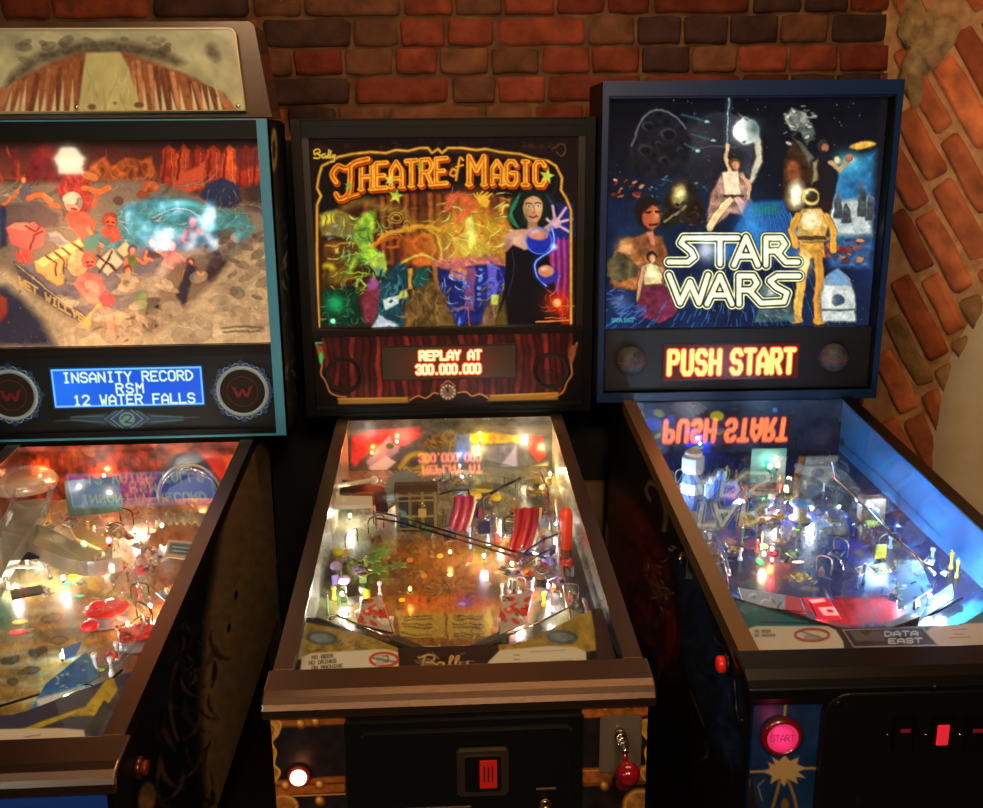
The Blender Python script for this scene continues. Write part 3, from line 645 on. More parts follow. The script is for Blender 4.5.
def art_rafting(c):
    c.warp(.7,6,3)
    c.grad(-99,400,130,350,(70,32,28),(150,130,104)); W_ = (-80,290)
    # canyon
    c.grad(-99,400,138,180,(48,26,26),(120,58,44)); c.strokes(70,(-80,275,145,190),26,(2,6),[(176,60,36),(140,44,32),(196,84,46),(90,36,32)],1,(1.2,1.9),.6)
    c.poly([(20,190),(32,150),(44,140),(62,150),(74,178),(80,196)],(112,36,40),3,tex=.3); c.poly([(-70,190),(-60,150),(-30,146),(-10,160),(4,190)],(120,50,38),3,tex=.3)
    c.poly([(84,178),(92,162),(104,156),(112,166),(126,157),(140,160),(152,156),(156,178),(120,182)],(170,84,42),1.5,tex=.3)
    c.strokes(26,(86,155,160,178),12,(2,4),[(206,116,58),(140,66,38),(90,50,34)],2,(1.2,1.9))
    for k,x in enumerate((168,182,196,212,228,244,258)):
        c.poly([(x-9,188),(x-6,150+k%3*4),(x+1,144),(x+8,150),(x+11,190)],[(176,58,36),(206,82,44),(150,44,32)][k%3],1.2,tex=.35,seed=k)
        c.line([(x-2,150),(x-5,186)],1.6,(110,34,28)); c.line([(x+4,152),(x+5,186)],1.2,(230,110,62))
    c.poly([(168,190),(186,172),(206,160),(204,186),(186,194)],(200,84,52),1)
    c.poly([(232,150),(262,148),(262,166),(238,170)],(74,34,34),3,alpha=.7)
    c.poly([(244,188),(264,180),(270,215),(252,212)],(62,50,48),3)
    # river
    c.poly([(-80,186),(60,182),(150,180),(200,196),(272,206),(276,262),(-80,270)],(126,110,98),3)
    c.strokes(60,(-80,250,184,245),46,(1.2,3),[(156,140,122),(92,84,84),(176,160,140),(80,66,66)],3,(-.12,.12),.6)
    c.poly([(-80,205),(40,204),(60,215),(58,226),(-80,228)],(84,66,74),2,alpha=.7)
    c.ell(118,201,5,4,(90,66,52)); c.ell(150,187,9,6,(180,92,52),tex=.4); c.ell(143,195,6,4,(150,70,46))
    # turquoise wave
    c.poly([(95,236),(120,208),(160,196),(205,205),(245,214),(256,230),(240,244),(200,238),(150,246),(110,256)],(74,142,156),4,tex=.3)
    c.line(smooth2([(150,214),(175,203),(200,207),(212,222),(208,234)]),7,(96,190,206),2); c.line(smooth2([(152,218),(178,208),(200,216)]),2,(200,240,244))
    c.strokes(34,(110,240,205,246),20,(1,2.5),[(180,222,226),(120,190,200),(226,240,240)],4,(-.5,.6),.6)
    # reclining rafter far left
    limb(c,[(2,206),(14,196),(22,188)],4,(214,120,70)); c.ell(25,193,6,8,(96,96,112)); head(c,23,180,3.4,(226,140,90),(200,80,40)); limb(c,[(28,198),(42,194),(52,204),(58,206)],6,(222,110,66)); limb(c,[(44,194),(52,200)],4,(230,140,90))
    c.poly([(-70,232),(-50,205),(-25,200),(-6,214),(0,240),(-40,260)],(180,80,60),2,tex=.4); head(c,-30,205,9,(230,140,100),(120,50,34))
    c.poly([(0,206),(5,206),(7,245),(0,248)],(40,52,90),1.5)
    # rearing red beast and rafters
    c.poly([(56,190),(66,172),(80,168),(90,182),(92,205),(84,216),(66,206)],(184,54,52),2,tex=.35); c.strokes(14,(60,90,172,210),14,(2,4),[(226,96,70),(150,40,44)],5,(.8,2))
    limb(c,[(84,188),(100,192),(108,188)],7,(214,112,60)); c.ell(90,176,10,5,(206,120,70),.3); limb(c,[(96,196),(94,206)],5,(198,90,56))
    head(c,73,204,8.5,(244,150,122),(250,206,180)); c.ell(71,199,9,6,(250,214,190)); c.ell(80,203,3,5,(150,140,140))
    c.poly([(66,216),(74,210),(86,212),(96,222),(94,236),(82,240),(70,228)],(232,92,70),1.2,tex=.25); limb(c,[(88,228),(94,240),(102,246)],5,(240,140,104)); c.poly([(84,238),(96,234),(100,246),(86,250)],(70,128,120),1.2)
    head(c,110,222,6.5,(214,88,60),(176,62,44)); c.poly([(100,228),(118,226),(122,240),(106,244)],(206,80,62),1.2,tex=.3); c.poly([(96,240),(110,236),(108,246)],(64,120,128),1)
    # raft and cargo
    c.poly([(14,266),(36,282),(60,300),(92,322),(130,306),(180,262),(214,236),(200,226),(150,246),(80,268),(40,262)],(112,104,112),1.5,tex=.2)
    c.poly([(14,262),(20,276),(50,304),(86,326),(90,318),(52,292),(28,270)],(74,70,84),1.2); c.line([(16,264),(50,292),(88,320)],2,(206,170,130))

    c.poly([(6,228),(16,222),(34,222),(46,230),(44,246),(30,252),(10,244)],(238,104,98),1.2); c.poly([(6,228),(16,222),(34,222),(26,232)],(250,140,124),1); c.line([(30,250),(34,236),(42,232)],1.4,(150,30,40)); c.line([(26,226),(36,232),(40,226)],1,(150,40,40))
    c.ell(24,256,9,7,(220,72,66),.2,tex=.3); c.line([(20,250),(26,262)],1.4,(250,140,110))
    c.poly([(46,232),(56,230),(74,244),(60,250)],(170,164,164),1); c.poly([(44,240),(56,236),(70,246)],(140,136,144),1)
    c.poly([(34,262),(60,248),(80,238),(84,246),(66,260),(64,284),(56,286),(36,272)],(246,166,98),1); c.poly([(34,262),(60,248),(80,238),(84,246),(62,258),(42,268)],(252,212,128),1)
    for x in (46,54,62,72): c.line([(x,256-(x-46)*.5),(x+10,264-(x-46)*.5),(x+10,276-(x-46)*.3)],1.2,(70,36,24))
    c.poly([(94,264),(112,248),(124,262),(108,276)],(250,206,176),1); c.line([(98,256),(116,270)],1.8,(60,40,36)); c.line([(112,252),(100,272)],1.8,(60,40,36)); c.poly([(116,250),(126,240),(132,250),(124,258)],(220,190,140),1)
    c.ell(78,264,11,13,(240,180,126),.2,tex=.25); head(c,89,262,6.5,(236,104,90),(210,96,62)); c.poly([(74,280),(86,272),(102,276),(106,290),(96,302),(82,296)],(238,98,100),1.2,tex=.2); limb(c,[(76,284),(88,298),(100,306)],6,(244,120,110)); limb(c,[(100,300),(108,312),(112,334)],8,(240,128,106))
    c.poly([(98,296),(112,292),(116,302),(104,310)],(190,64,70),1); c.line([(100,304),(84,322),(78,336)],3,(248,188,96)); c.poly([(86,316),(92,322),(84,342),(72,344),(68,336)],(244,178,92),1)
    # rafters forward
    for (x,y,s,sk,cl) in ((132,256,5,(228,112,76),(96,112,60)),(152,248,5,(236,130,96),(90,60,50)),(172,252,6,(246,120,110),(230,80,90)),(192,228,6,(214,98,60),(150,62,44)),(128,276,5,(230,122,84),(90,90,60)),(190,268,5,(240,140,104),(120,110,120))):
        head(c,x,y-s,s*.8,sk,(110,56,36)); c.poly([(x-s,y),(x+s,y-1),(x+s*1.5,y+s*1.8),(x-s*.6,y+s*2.2)],cl,1,tex=.3); limb(c,[(x+s,y+2),(x+s*2.2,y+s*1.4),(x+s*3,y+s)],s*.7,sk); limb(c,[(x-s,y+3),(x-s*1.4,y+s*2),(x,y+s*2.6)],s*.7,sk)
    c.poly([(186,240),(214,232),(234,238),(226,262),(212,284),(204,276),(212,256)],(70,54,60),1.5,tex=.3); c.poly([(188,262),(196,268),(184,306),(176,296)],(48,42,56),1.5)
    c.line(smooth2([(150,296),(170,262),(200,250),(232,240)]),11,(202,176,160),3,alpha=.7)
    c.poly([(134,298),(146,290),(148,304),(140,312)],(92,150,62),1.2); c.poly([(148,298),(160,298),(158,316),(146,314)],(34,30,28),1); c.line([(140,316),(150,322),(160,318)],3,(224,110,92))
    c.poly([(140,324),(156,318),(158,328),(142,334)],(74,52,46),2,tex=.4)
    c.poly([(118,318),(132,306),(150,322),(140,336),(120,334)],(170,146,120),3,tex=.4)
    # boulders
    c.poly([(200,196),(206,184),(222,178),(238,184),(242,200),(234,208),(214,206)],(44,50,86),1.2); c.strokes(16,(204,238,182,206),10,(.7,1.1),[(214,170,90),(160,120,80)],6)
    c.blobs(30,(205,262,228,262),(3,7),[(104,92,84),(74,64,62),(140,124,108)],7,.7)
    # foam and spray in front
    c.poly([(-80,270),(8,268),(30,292),(64,316),(92,330),(116,336),(150,336),(182,312),(205,290),(230,262),(262,236),(275,230),(280,350),(-80,350)],(190,168,134),4,tex=.12)
    c.blobs(90,(60,276,276,344),(5,14),[(214,192,158),(172,150,120),(198,176,142),(150,132,110)],8,.5); c.blobs(26,(228,276,232,300),(4,9),[(110,100,92),(150,132,110),(90,80,76)],9,.5)
    c.strokes(20,(100,160,316,340),12,(1,1.6),[(236,190,150),(90,60,50),(220,150,130)],11)
    c.poly([(-80,300),(6,286),(22,300),(42,322),(54,346),(-80,346)],(52,50,72),5); c.blobs(60,(-60,50,288,344),(.5,1.6),[(150,140,150),(110,104,124)],10,.6); c.poly([(-2,292),(6,298),(8,312),(0,324),(-8,330)],(150,60,48),1.5)
    c.line([(222,328),(244,326),(262,328)],1.2,(120,104,84)); c.line([(224,332),(260,331)],1,(120,104,84))
    c.unwarp(); c.outline(.26,26); c.dabs(5000,(-90,290,136,350),(1,3.4),.26,5,.4)
    letters(c,"WET WILLYS",19,284,5.2,7,6.6,1.8,(196,160,96),slope=.60,aa=.5); c.line([(77,313),(76,316)],1.2,(196,160,96))
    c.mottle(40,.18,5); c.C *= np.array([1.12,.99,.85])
    # glow of lamps behind the glass, painted into the art's colours
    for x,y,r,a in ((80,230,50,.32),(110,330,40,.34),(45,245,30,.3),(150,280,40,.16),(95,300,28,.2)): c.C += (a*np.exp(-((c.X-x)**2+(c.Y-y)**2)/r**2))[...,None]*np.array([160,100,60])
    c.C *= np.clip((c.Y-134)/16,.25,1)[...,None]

def smooth2(pts, n=7):
    return [tuple(v)[:2] for v in smoothpath([(x,y,0) for x,y in pts], n)]

def art_magic(c):
    c.C[:] = (24,12,10)
    fr = [(319,327),(318,300),(317,250),(317,205),(321,196),(317,188),(319,176),(322,166),(330,162),(338,157),(352,154),(370,152),(386,153),(396,150),(408,151),(420,148),(428,148),(432,153),(438,149),(442,153),(448,148),(462,148),(476,150),(486,149),(500,152),(520,154),(532,158),(548,161),(556,166),(562,178),(561,190),(566,198),(571,210),(571,327)]
    c.poly(fr,(60,26,16),1,tex=.3)
    c.warp(.7,7,5); c.blobs(40,(312,575,139,150),(2,5),[(44,22,14),(60,30,16),(34,16,10)],3,.6); c.line(smooth2([(552,150),(560,144),(566,148),(562,156),(556,152)]),1.6,(84,52,26))
    # curtains and stage
    for k in range(26):
        x = 366+k*8; c.line([(x,196),(x+2,262)],5,[(136,58,24),(92,34,18),(160,76,30)][k%3],1.5)
    c.poly([(319,165),(330,160),(440,152),(556,164),(567,205),(540,200),(500,196),(440,190),(380,196),(345,206),(330,214),(319,214)],(16,12,14),1.5)
    c.strokes(12,(540,566,165,205),30,(3,5),[(26,30,34),(12,14,16)],4,(1.4,1.7))
    c.unwarp(); c.warp(2.2,16,8)
    # balconies left
    c.poly([(320,214),(338,210),(356,218),(372,226),(372,240),(350,240),(322,236)],(132,110,44),1.5,tex=.3); c.poly([(322,216),(336,216),(336,226),(324,226)],(214,196,60),1.5)
    for x in (328,333): c.line([(x,216),(x,226)],1,(120,90,20))
    c.blobs(26,(322,358,228,240),(1,2.6),[(150,160,140),(100,110,110),(190,180,140)],5,.7); c.poly([(324,242),(362,240),(364,268),(326,270)],(96,58,20),1.2,tex=.3)
    c.line([(326,246),(362,243)],2,(190,130,44)); c.line([(328,258),(362,255)],2,(206,150,50)); c.line([(330,262),(362,260)],1.4,(120,70,26)); c.poly([(333,247),(338,247),(338,252),(333,252)],(214,170,60),1)
    c.poly([(322,268),(352,266),(354,280),(324,284)],(120,80,20),2,tex=.4); c.ell(328,267,6,4,(214,180,30),.1,2); c.line([(326,270),(326,322)],3,(50,44,18),2)
    c.line(smooth2([(346,208),(362,202),(380,206),(402,212),(416,224)]),8,(150,110,34),3,alpha=.7); c.strokes(30,(340,430,204,236),18,(1,2),[(206,160,50),(130,84,26),(180,150,60)],6,(-.4,.6),.7)
    for x,y,r in ((396,218,7),(396,218,4),(408,226,5),(424,240,7),(424,240,3.5)): c.line([(x+r*math.cos(q*.5),y+r*.8*math.sin(q*.5)) for q in range(13)],1.4,(214,170,52),alpha=.8)
    # green flame spirit
    c.poly([(356,228),(362,214),(374,210),(376,226),(370,240),(378,254),(388,262),(384,274),(370,268),(360,262),(352,272),(344,284),(350,266),(360,250),(354,240)],(150,190,50),2.5,tex=.4)
    c.strokes(60,(340,392,212,292),16,(.8,2),[(206,226,90),(92,150,60),(150,214,120),(60,110,60)],7,(1,2.4),.8)
    c.poly([(368,262),(382,250),(388,268),(376,276)],(176,196,70),1.5); c.ell(380,270,6,4,(90,150,120),.3,1.5)
    c.strokes(28,(324,372,272,296),22,(.8,1.6),[(206,220,60),(150,180,50)],8,(-.5,.5),.8)
    # dragonish gold swoosh
    c.line(smooth2([(372,244),(388,234),(406,230),(424,226),(440,230)]),5,(226,150,40),1); c.line(smooth2([(374,244),(388,238),(400,240),(398,248),(388,246)]),3,(200,90,24),1)
    c.poly([(400,238),(420,232),(434,240),(432,262),(402,262)],(150,66,22),2,tex=.4); c.line(smooth2([(418,252),(412,242),(424,236),(434,246),(426,258)]),4,(214,96,34),1.5)
    c.line(smooth2([(396,270),(408,258),(424,254),(440,260),(438,240),(428,230)]),3,(236,200,70),1.2); c.ell(422,262,10,5,(226,110,36),0,2)
    c.poly([(408,268),(414,268),(414,290),(408,290)],(200,150,60),1); c.poly([(430,262),(438,262),(440,296),(434,300)],(150,96,34),1); c.poly([(416,268),(428,268),(426,292),(416,290)],(24,70,60),1.2); c.strokes(12,(416,428,268,290),12,(.8,1.4),[(90,190,150),(40,120,100)],9,(1.2,1.9))
    # flames in the middle
    for x,y,rx,ry,cl in ((470,205,20,14,(226,110,40)),(452,230,26,16,(220,150,34)),(484,226,34,16,(232,186,40)),(500,246,26,14,(200,130,30)),(470,250,30,14,(236,210,70)),(446,262,12,10,(206,90,70)),(520,232,26,10,(196,140,40))): c.soft(x,y,rx,ry,cl,.8)
    c.strokes(80,(436,540,196,262),26,(1,3),[(250,220,90),(230,150,40),(214,90,30),(250,236,140)],10,(-.7,.5),.6)
    c.line(smooth2([(446,206),(452,196),(464,198),(468,210),(458,222)]),6,(226,96,50),1.5); c.poly([(466,226),(474,224),(472,252),(468,254)],(250,220,60),1.5); c.ell(470,232,5,14,(255,238,110),0,2.5)
    c.poly([(432,262),(450,256),(500,258),(512,266),(470,268),(436,268)],(206,110,96),2.5,tex=.4); c.strokes(22,(440,510,254,270),14,(.8,1.6),[(236,170,150),(200,90,110)],12,(-.6,.6))
    c.poly([(478,200),(484,196),(490,200),(486,206),(480,206)],(236,170,40),1); 
    for k in range(5): c.line([(478,202),(474+k*4,193+abs(k-2))],2,(240,180,50))
    # night blue gallery
    c.poly([(438,268),(508,266),(506,324),(440,324)],(24,32,96),1.5,tex=.4); c.poly([(462,268),(474,268),(474,312),(462,312)],(126,66,110),1); c.poly([(486,266),(496,266),(496,300),(486,300)],(96,90,190),1)
    for y in range(272,306,7): c.ell(479,y,2.4,2.2,(90,130,220))
    c.ell(458,273,8,7,(206,120,84),0,1.2); c.strokes(34,(440,474,268,322),18,(.8,1.6),[(110,150,240),(60,80,200),(190,200,250)],13,(.4,2.6),.8); c.line([(442,310),(466,310),(468,326)],1.6,(180,96,60))
    c.strokes(26,(490,530,262,300),16,(1,3),[(60,80,210),(110,110,220),(40,40,130)],14)
    # teal hair, cards, brown folds
    c.poly([(374,326),(376,296),(386,276),(398,262),(408,266),(406,290),(402,326)],(24,62,74),2,tex=.5); c.strokes(40,(374,408,264,322),18,(1.2,2.6),[(46,110,120),(20,50,60),(70,140,140)],15,(1.1,2.2),.8)
    c.ell(370,302,9,20,(120,44,54),.1,2,tex=.4); c.ell(372,284,6,5,(170,80,150),0,2)
    c.poly([(384,298),(400,296),(400,306),(386,308)],(206,220,206),.8); c.ell(392,301,1.6,1.4,(30,60,60)); c.poly([(398,292),(408,290),(408,298),(398,300)],(196,200,90),1); c.poly([(372,326),(380,312),(398,326)],(190,196,200),1)
    c.poly([(402,326),(412,292),(430,282),(446,296),(456,326)],(104,74,34),2,tex=.5); c.strokes(40,(404,454,286,326),18,(1,2.6),[(160,120,60),(70,44,22),(130,96,50)],16,(.9,2.3))
    c.poly([(478,326),(486,306),(502,292),(512,278),(514,300),(500,326)],(110,76,50),2,tex=.5); c.strokes(26,(480,512,284,324),14,(1,2.4),[(176,126,80),(80,50,36)],17,(1.6,2.6)); c.poly([(491,295),(499,295),(499,306),(491,306)],(190,206,80),.8); c.poly([(502,284),(508,282),(508,290),(502,291)],(190,150,140),.8)
    c.unwarp(); c.outline(.16,34); c.dabs(4200,(318,572,190,328),(1,3),.34,6,.42); c.warp(.25,6,3)
    # performer in a black dress, one hand held out
    c.poly([(540,206),(572,204),(575,236),(556,242),(540,232)],(26,40,120),3,tex=.3); c.grad(550,571,240,326,(140,40,130),(150,20,16),.9)
    for k in range(7): c.line(smooth2([(552+k*3,238),(553+k*3,270),(551+k*3.1,300)]),1.6,[(190,80,180),(80,20,80)][k%2],1,alpha=.7)
    c.poly(smooth2([(508,220),(510,204),(518,194),(528,189),(542,188),(553,196),(558,210),(554,222),(548,230),(538,228),(526,232),(514,230),(508,220)]),(16,26,22),1.5)
    for k in range(9): c.line(smooth2([(520-k*.6,194+k*1.5),(512-k*.3,206+k*1.6),(512+k*.8,218+k*1.2)]),1.3,[(40,130,80),(24,80,54),(60,150,96)][k%3],.8,alpha=.8)
    for k in range(6): c.line(smooth2([(546+k*.8,194+k*1.5),(554,206+k*2),(551,220+k)]),1.1,(24,54,80),.8,alpha=.8)
    c.poly(smooth2([(525,200),(533,196),(541,200),(542.5,209),(540,218),(534,225),(530,224),(525,216),(523,208),(525,200)]),(200,142,92),.7)
    c.soft(537,206,4.5,6,(240,192,136),.8); c.soft(526,214,2.5,8,(110,100,50),.6); c.soft(535,220,3,2.5,(226,170,120),.6)
    c.line(smooth2([(525.6,204.2),(528,203.0),(531.4,203.8)]),.9,(50,26,16)); c.line(smooth2([(535,203.6),(538,202.4),(541,203.6)]),.9,(50,26,16)); c.ell(528.6,206.4,1.5,.8,(236,226,206),0,.3); c.ell(538,206,1.5,.8,(236,226,206),0,.3); c.ell(528.8,206.4,.7,.8,(20,40,30),0,.3); c.ell(538.2,206,.7,.8,(20,40,30),0,.3)
    c.line(smooth2([(533,206),(534.4,211),(532.6,212.6)]),.8,(140,84,50)); c.line(smooth2([(529.6,216.6),(533,217.6),(537,216.2)]),1.5,(170,40,40)); c.line(smooth2([(530.2,216.8),(533,217.5),(536.6,216.5)]),.4,(90,16,20))
    c.poly([(528,222),(537,222),(539,230),(527,231)],(176,120,80),.8); c.poly(smooth2([(505,236),(514,230),(528,229),(540,227),(547,234),(541,246),(528,251),(512,253),(505,246),(505,236)]),(206,148,114),1); c.soft(520,240,10,5,(236,190,160),.6); c.soft(508,246,4,6,(130,70,90),.6)
    c.poly([(506,252),(513,245),(524,250),(533,248),(541,242),(549,258),(556,290),(561,326),(494,326),(504,290)],(14,10,16),1); c.line(smooth2([(512,250),(514,270),(508,296)]),1.1,(60,40,70),alpha=.8); c.poly([(492,326),(505,300),(508,326)],(120,96,26),2,alpha=.7)
    c.line(smooth2([(538,238),(546,230),(553,225)]),7,(200,146,130),.8)
    for a,b,w in (((553,224),(547,219),3),((555,220),(552.5,206),3.2),((558,219),(566,208),3),((560,222),(572,219),3),((559,226),(570,232),3)): c.line([a,b],w,(176,120,140),.6); c.line([a,b],w*.45,(226,176,190),.6)
    c.ell(556,223,5.4,5,(206,158,160),.3,.8); c.soft(557,222,3,3,(236,196,200),.6)
    c.ell(539,241,13,13.5,(26,44,160),0,.9); c.ell(538,234,10.5,6,(206,130,104),.1,1.2); c.soft(535,231,4,2.5,(255,220,190),.8); c.line([(539+12.4*math.cos(q*.3),241+12.9*math.sin(q*.3)) for q in range(22)],.9,(90,140,250))
    c.line(smooth2([(552,228),(554,240),(551,250),(541,257),(535,264),(537,276),(546,286)]),4,(30,60,200),2,alpha=.7); c.line(smooth2([(552,228),(554,240),(551,250),(541,257),(535,264),(537,276),(546,286)]),1.4,(140,180,255)); c.ell(554,247,2.6,2.6,(220,245,255),0,2)
    c.ell(548,275,10,9,(40,44,150),0,1.2); c.ell(546,271,8,6,(214,130,90),0,1); c.soft(544,269,3,2,(255,214,170),.8); c.line(smooth2([(560,276),(556,290),(550,296)]),1.4,(110,110,220))
    # lamps: green and red
    c.poly([(322,290),(356,288),(364,326),(322,326)],(12,40,26),3,tex=.4); c.strokes(40,(324,362,290,324),12,(.8,1.6),[(26,110,70),(60,120,80),(14,60,40)],19); c.soft(335,304,9,9,(20,190,100),.8); c.ell(333,321,2.4,2.4,(150,255,190),0,1)
    c.soft(557,303,12,12,(230,50,10),.9); c.ell(557,303,3.4,3.4,(255,190,90),0,2); c.strokes(16,(545,570,292,314),14,(.8,1.2),[(240,90,30)],20); c.line([(536,322),(570,320)],1.6,(230,130,60)); c.line([(545,318),(566,318)],1,(220,110,40))
    c.unwarp(); c.ell(333,321,2,2,(170,255,200),0,1); c.ell(557,303,3,3,(255,200,110),0,2)
    # frame line
    c.line(fr,3.4,(110,62,14),.8); c.line(fr,2,(222,160,50),.7); c.line([(312,319),(326,319)],1,(170,120,40)); c.line([(560,306),(575,306)],1,(190,120,50))
    c.C[(c.Y > 327.5)] = (18,9,8)
    # title
    def big(text, x, yb, w, h, sp, slope, curve=0, lw=1.):
        def wp(X, Y): return (X, Y + curve*((X-440)/100)**2)
        for dx, dy, wd, cl in ((1.5,2.2,7.6*lw,(30,8,6)),(1.2,1.8,6.4*lw,(190,64,10)),(0,0,5.6*lw,(110,30,6)),(0,0,4.6*lw,(255,176,44)),(-.3,-.4,1.5*lw,(214,104,20))):
            letters(c, text, x+dx, yb+dy, w, h, sp, wd, cl, slope, wp, aa=.5)
            for k, ch in enumerate(text):   # slab serifs
                if ch in 'THERAMI':
                    X0 = x+k*sp; Y0 = yb+slope*k*sp+dy
                    for xx in ({'T':(.5,),'H':(0,1),'E':(0,),'R':(0,1),'A':(0,1),'M':(0,1),'I':(.5,)}[ch]): c.line([wp(X0+xx*w-2.5+dx,Y0),wp(X0+xx*w+2.5+dx,Y0)],wd*.55,cl,.5)
    big('HEATRE',361,189.5,10.5,25,15.0,-.075); big('AGIC',492,184,10,23,14.2,.02,.0); big('M',469,184.5,15,28,10,0,0,1.15)
    for dx,dy,wd,cl in ((1.5,2,8.5,(30,8,6)),(1,1.5,7.4,(190,64,10)),(0,0,6.4,(110,30,6)),(0,0,5,(244,158,34)),(-.3,-.4,1.8,(196,70,14))):
        c.line([(x+dx,y+dy) for x,y in smooth2([(336,182),(332,174),(338,166),(346,168),(356,162),(368,159)])],wd,cl); c.line([(x+dx,y+dy) for x,y in smooth2([(350,166),(350,180),(348,194),(340,199),(336,194)])],wd,cl); c.line([(340+dx,199+dy),(358+dx,194+dy)],wd*.6,cl)
    c.ell(455,169,6,6.5,(60,26,8)); 
    for wd,cl in ((4,(60,26,8)),(2.4,(236,150,30))): c.line(smooth2([(452,170),(450,174),(454,176),(457,172),(453,169),(451,171)]),wd,cl); c.line(smooth2([(463,160),(460,158),(458,168),(456,180)]),wd,cl); c.line([(456,167),(463,165)],wd*.8,cl)
    # stars over the title
    for x,y,r,cl in ((396,196,8,(190,196,50)),(547,176,8,(206,206,60)),(349,186,5,(150,170,60)),(420,166,3.5,(150,190,90)),(390,180,6,(236,206,90))):
        c.poly([(x+(r if k%2==0 else r*.45)*math.sin(k*math.pi/5+.2), y-(r if k%2==0 else r*.45)*math.cos(k*math.pi/5+.2)) for k in range(10)], cl, .8, tex=.2)
    # script maker's name in the corner
    for wd,cl in ((2.6,(90,60,10)),(1.2,(240,200,70))):
        c.line(smooth2([(315,155),(314,151),(318,149),(320,152),(316,153.5),(320,155),(319,158),(314,158)]),wd,cl); c.line(smooth2([(325,154),(322,155),(323,158),(326,156),(326,158),(328,155),(329,150),(328,158),(331,151),(330,158),(333,155),(333,158),(335,155),(334,161),(330,162)]),wd,cl)
    c.mottle(5,.18,9); c.C *= 1.0

def art_space(c):
    c.C[:] = (10,12,20); c.grad(590,900,95,200,(8,9,16),(14,20,34)); c.grad(590,900,200,330,(14,24,48),(18,34,72)); c.mottle(30,.5,3)
    c.blobs(200,(604,880,98,325),(.3,.8),[(170,190,220),(110,140,180),(230,230,240)],1,.8,asp=1.)
    c.soft(690,190,40,24,(20,44,70),.6); c.soft(650,235,30,30,(24,44,70),.6); c.warp(.6,6,2)
    # large dark planet with a lit limb and a bright storm
    c.ell(722,152,38,40,(54,54,66),0,1,tex=.3); c.ell(712,152,33,38,(30,30,40),0,6); c.soft(700,140,22,18,(80,74,80),.5)
    c.poly([(738,113),(752,122),(762,140),(763,162),(754,182),(742,192),(750,176),(755,158),(753,138),(746,124)],(206,194,166),1.2)
    c.ell(746,131,14,14,(226,236,226),0,1.5); c.soft(754,128,8,9,(60,90,84),.8); c.soft(740,133,8,10,(330,330,310),.9); c.blobs(24,(690,750,115,190),(.8,2.4),[(100,100,110),(30,30,40)],2,.6)
    c.line([(676,158),(690,150),(712,146),(735,148)],2,(110,110,124),1,alpha=.6)
    # cratered asteroid, upper left
    c.poly([(627,160),(630,140),(640,118),(654,108),(670,112),(684,124),(692,142),(688,164),(674,176),(652,180),(634,174)],(22,22,28),2,tex=.6)
    for x,y,r in ((648,126,6),(668,134,8),(645,150,7),(664,160,5),(680,150,4),(658,144,3.5)): c.ell(x,y,r,r*.8,(70,72,80),.2,1.2,.7); c.ell(x+1,y+1,r*.75,r*.6,(14,14,18),.2,1.2)
    c.line(smooth2([(632,146),(642,120),(656,110),(672,114),(686,128)]),2.4,(150,154,164),1,alpha=.8)
    # comets and debris
    for x,y,l in ((696,119,14),(704,138,12),(692,148,7)): c.line([(x-l,y-4),(x+l,y+3)],2.6,(60,110,120),1.2,alpha=.8); c.ell(x+l*.8,y+2.5,3,2,(160,206,206))
    c.blobs(12,(612,642,176,196),(2,5),[(170,70,44),(230,110,70),(240,160,110),(110,40,30)],4,.9); c.blobs(34,(640,708,176,198),(1,3),[(90,130,150),(60,90,110),(150,160,160)],5,.7)
    # rocky ridge catching yellow light
    c.poly([(660,230),(662,206),(672,184),(684,176),(696,186),(704,206),(702,226),(684,222)],(36,26,20),1.5,tex=.6); c.ell(679,196,8,12,(150,120,56),.2,2,tex=.5); c.soft(680,194,6,8,(300,290,200),.9); c.line([(686,206),(676,214),(664,222)],3,(150,130,80)); c.blobs(30,(662,704,200,230),(1,3),[(84,64,40),(20,16,14)],6)
    # explorer in a brown coat, left
    c.poly([(610,284),(614,252),(630,238),(648,232),(662,236),(668,256),(664,290),(640,292)],(156,90,48),1.5,tex=.4); c.poly([(620,240),(630,236),(640,262),(636,290),(614,288)],(190,114,58),2,tex=.4); c.soft(624,248,8,8,(260,196,130),.8); c.ell(622,266,12,12,(96,66,38),0,2,tex=.5)
    c.ell(647,213,12,16,(34,20,14),0,1.2); c.ell(651,217,9,13,(176,84,50),-.06,1); c.soft(656,214,4,7,(240,146,90),.9); c.line([(645,212),(650,212)],1.3,(50,20,14)); c.line([(655,212),(660,212)],1.3,(50,20,14)); c.line([(650,225),(657,224)],1.6,(90,30,20)); c.poly([(634,212),(638,200),(650,196),(662,203),(652,205),(642,212),(640,224)],(30,18,14),1)
    c.poly([(646,232),(654,230),(656,246),(650,244)],(206,120,90),1); c.poly([(606,262),(616,252),(640,268),(636,276),(620,282),(607,276)],(90,80,50),1.2,tex=.5)
    # climber in pale tunic below a shaft of light
    c.line([(729,94),(727,150)],5,(60,120,140),2.4,alpha=.6); c.line([(729,96),(727,146)],1.6,(226,250,250),.8)
    limb(c,[(728,146),(726,158),(730,172)],5,(246,190,140)); c.poly([(706,222),(710,194),(722,172),(744,172),(752,200),(756,230),(744,216),(730,214),(716,226)],(190,140,116),1.2,tex=.4); c.poly([(722,172),(738,170),(742,196),(724,196)],(250,220,180),1); head(c,735,165,5,(220,150,104),(120,80,40)); c.line([(724,196),(742,196)],2,(90,50,36)); limb(c,[(742,176),(750,186),(748,198)],4.5,(230,170,130))
    limb(c,[(730,200),(718,214),(710,228)],8,(250,206,150)); limb(c,[(738,200),(746,214),(752,230)],8,(236,170,150))
    # blue rays down the middle
    c.poly([(748,202),(784,200),(812,262),(716,262),(738,222)],(30,90,170),2,alpha=.9); c.poly([(752,205),(780,204),(780,214),(752,215)],(20,130,90),2,alpha=.7)
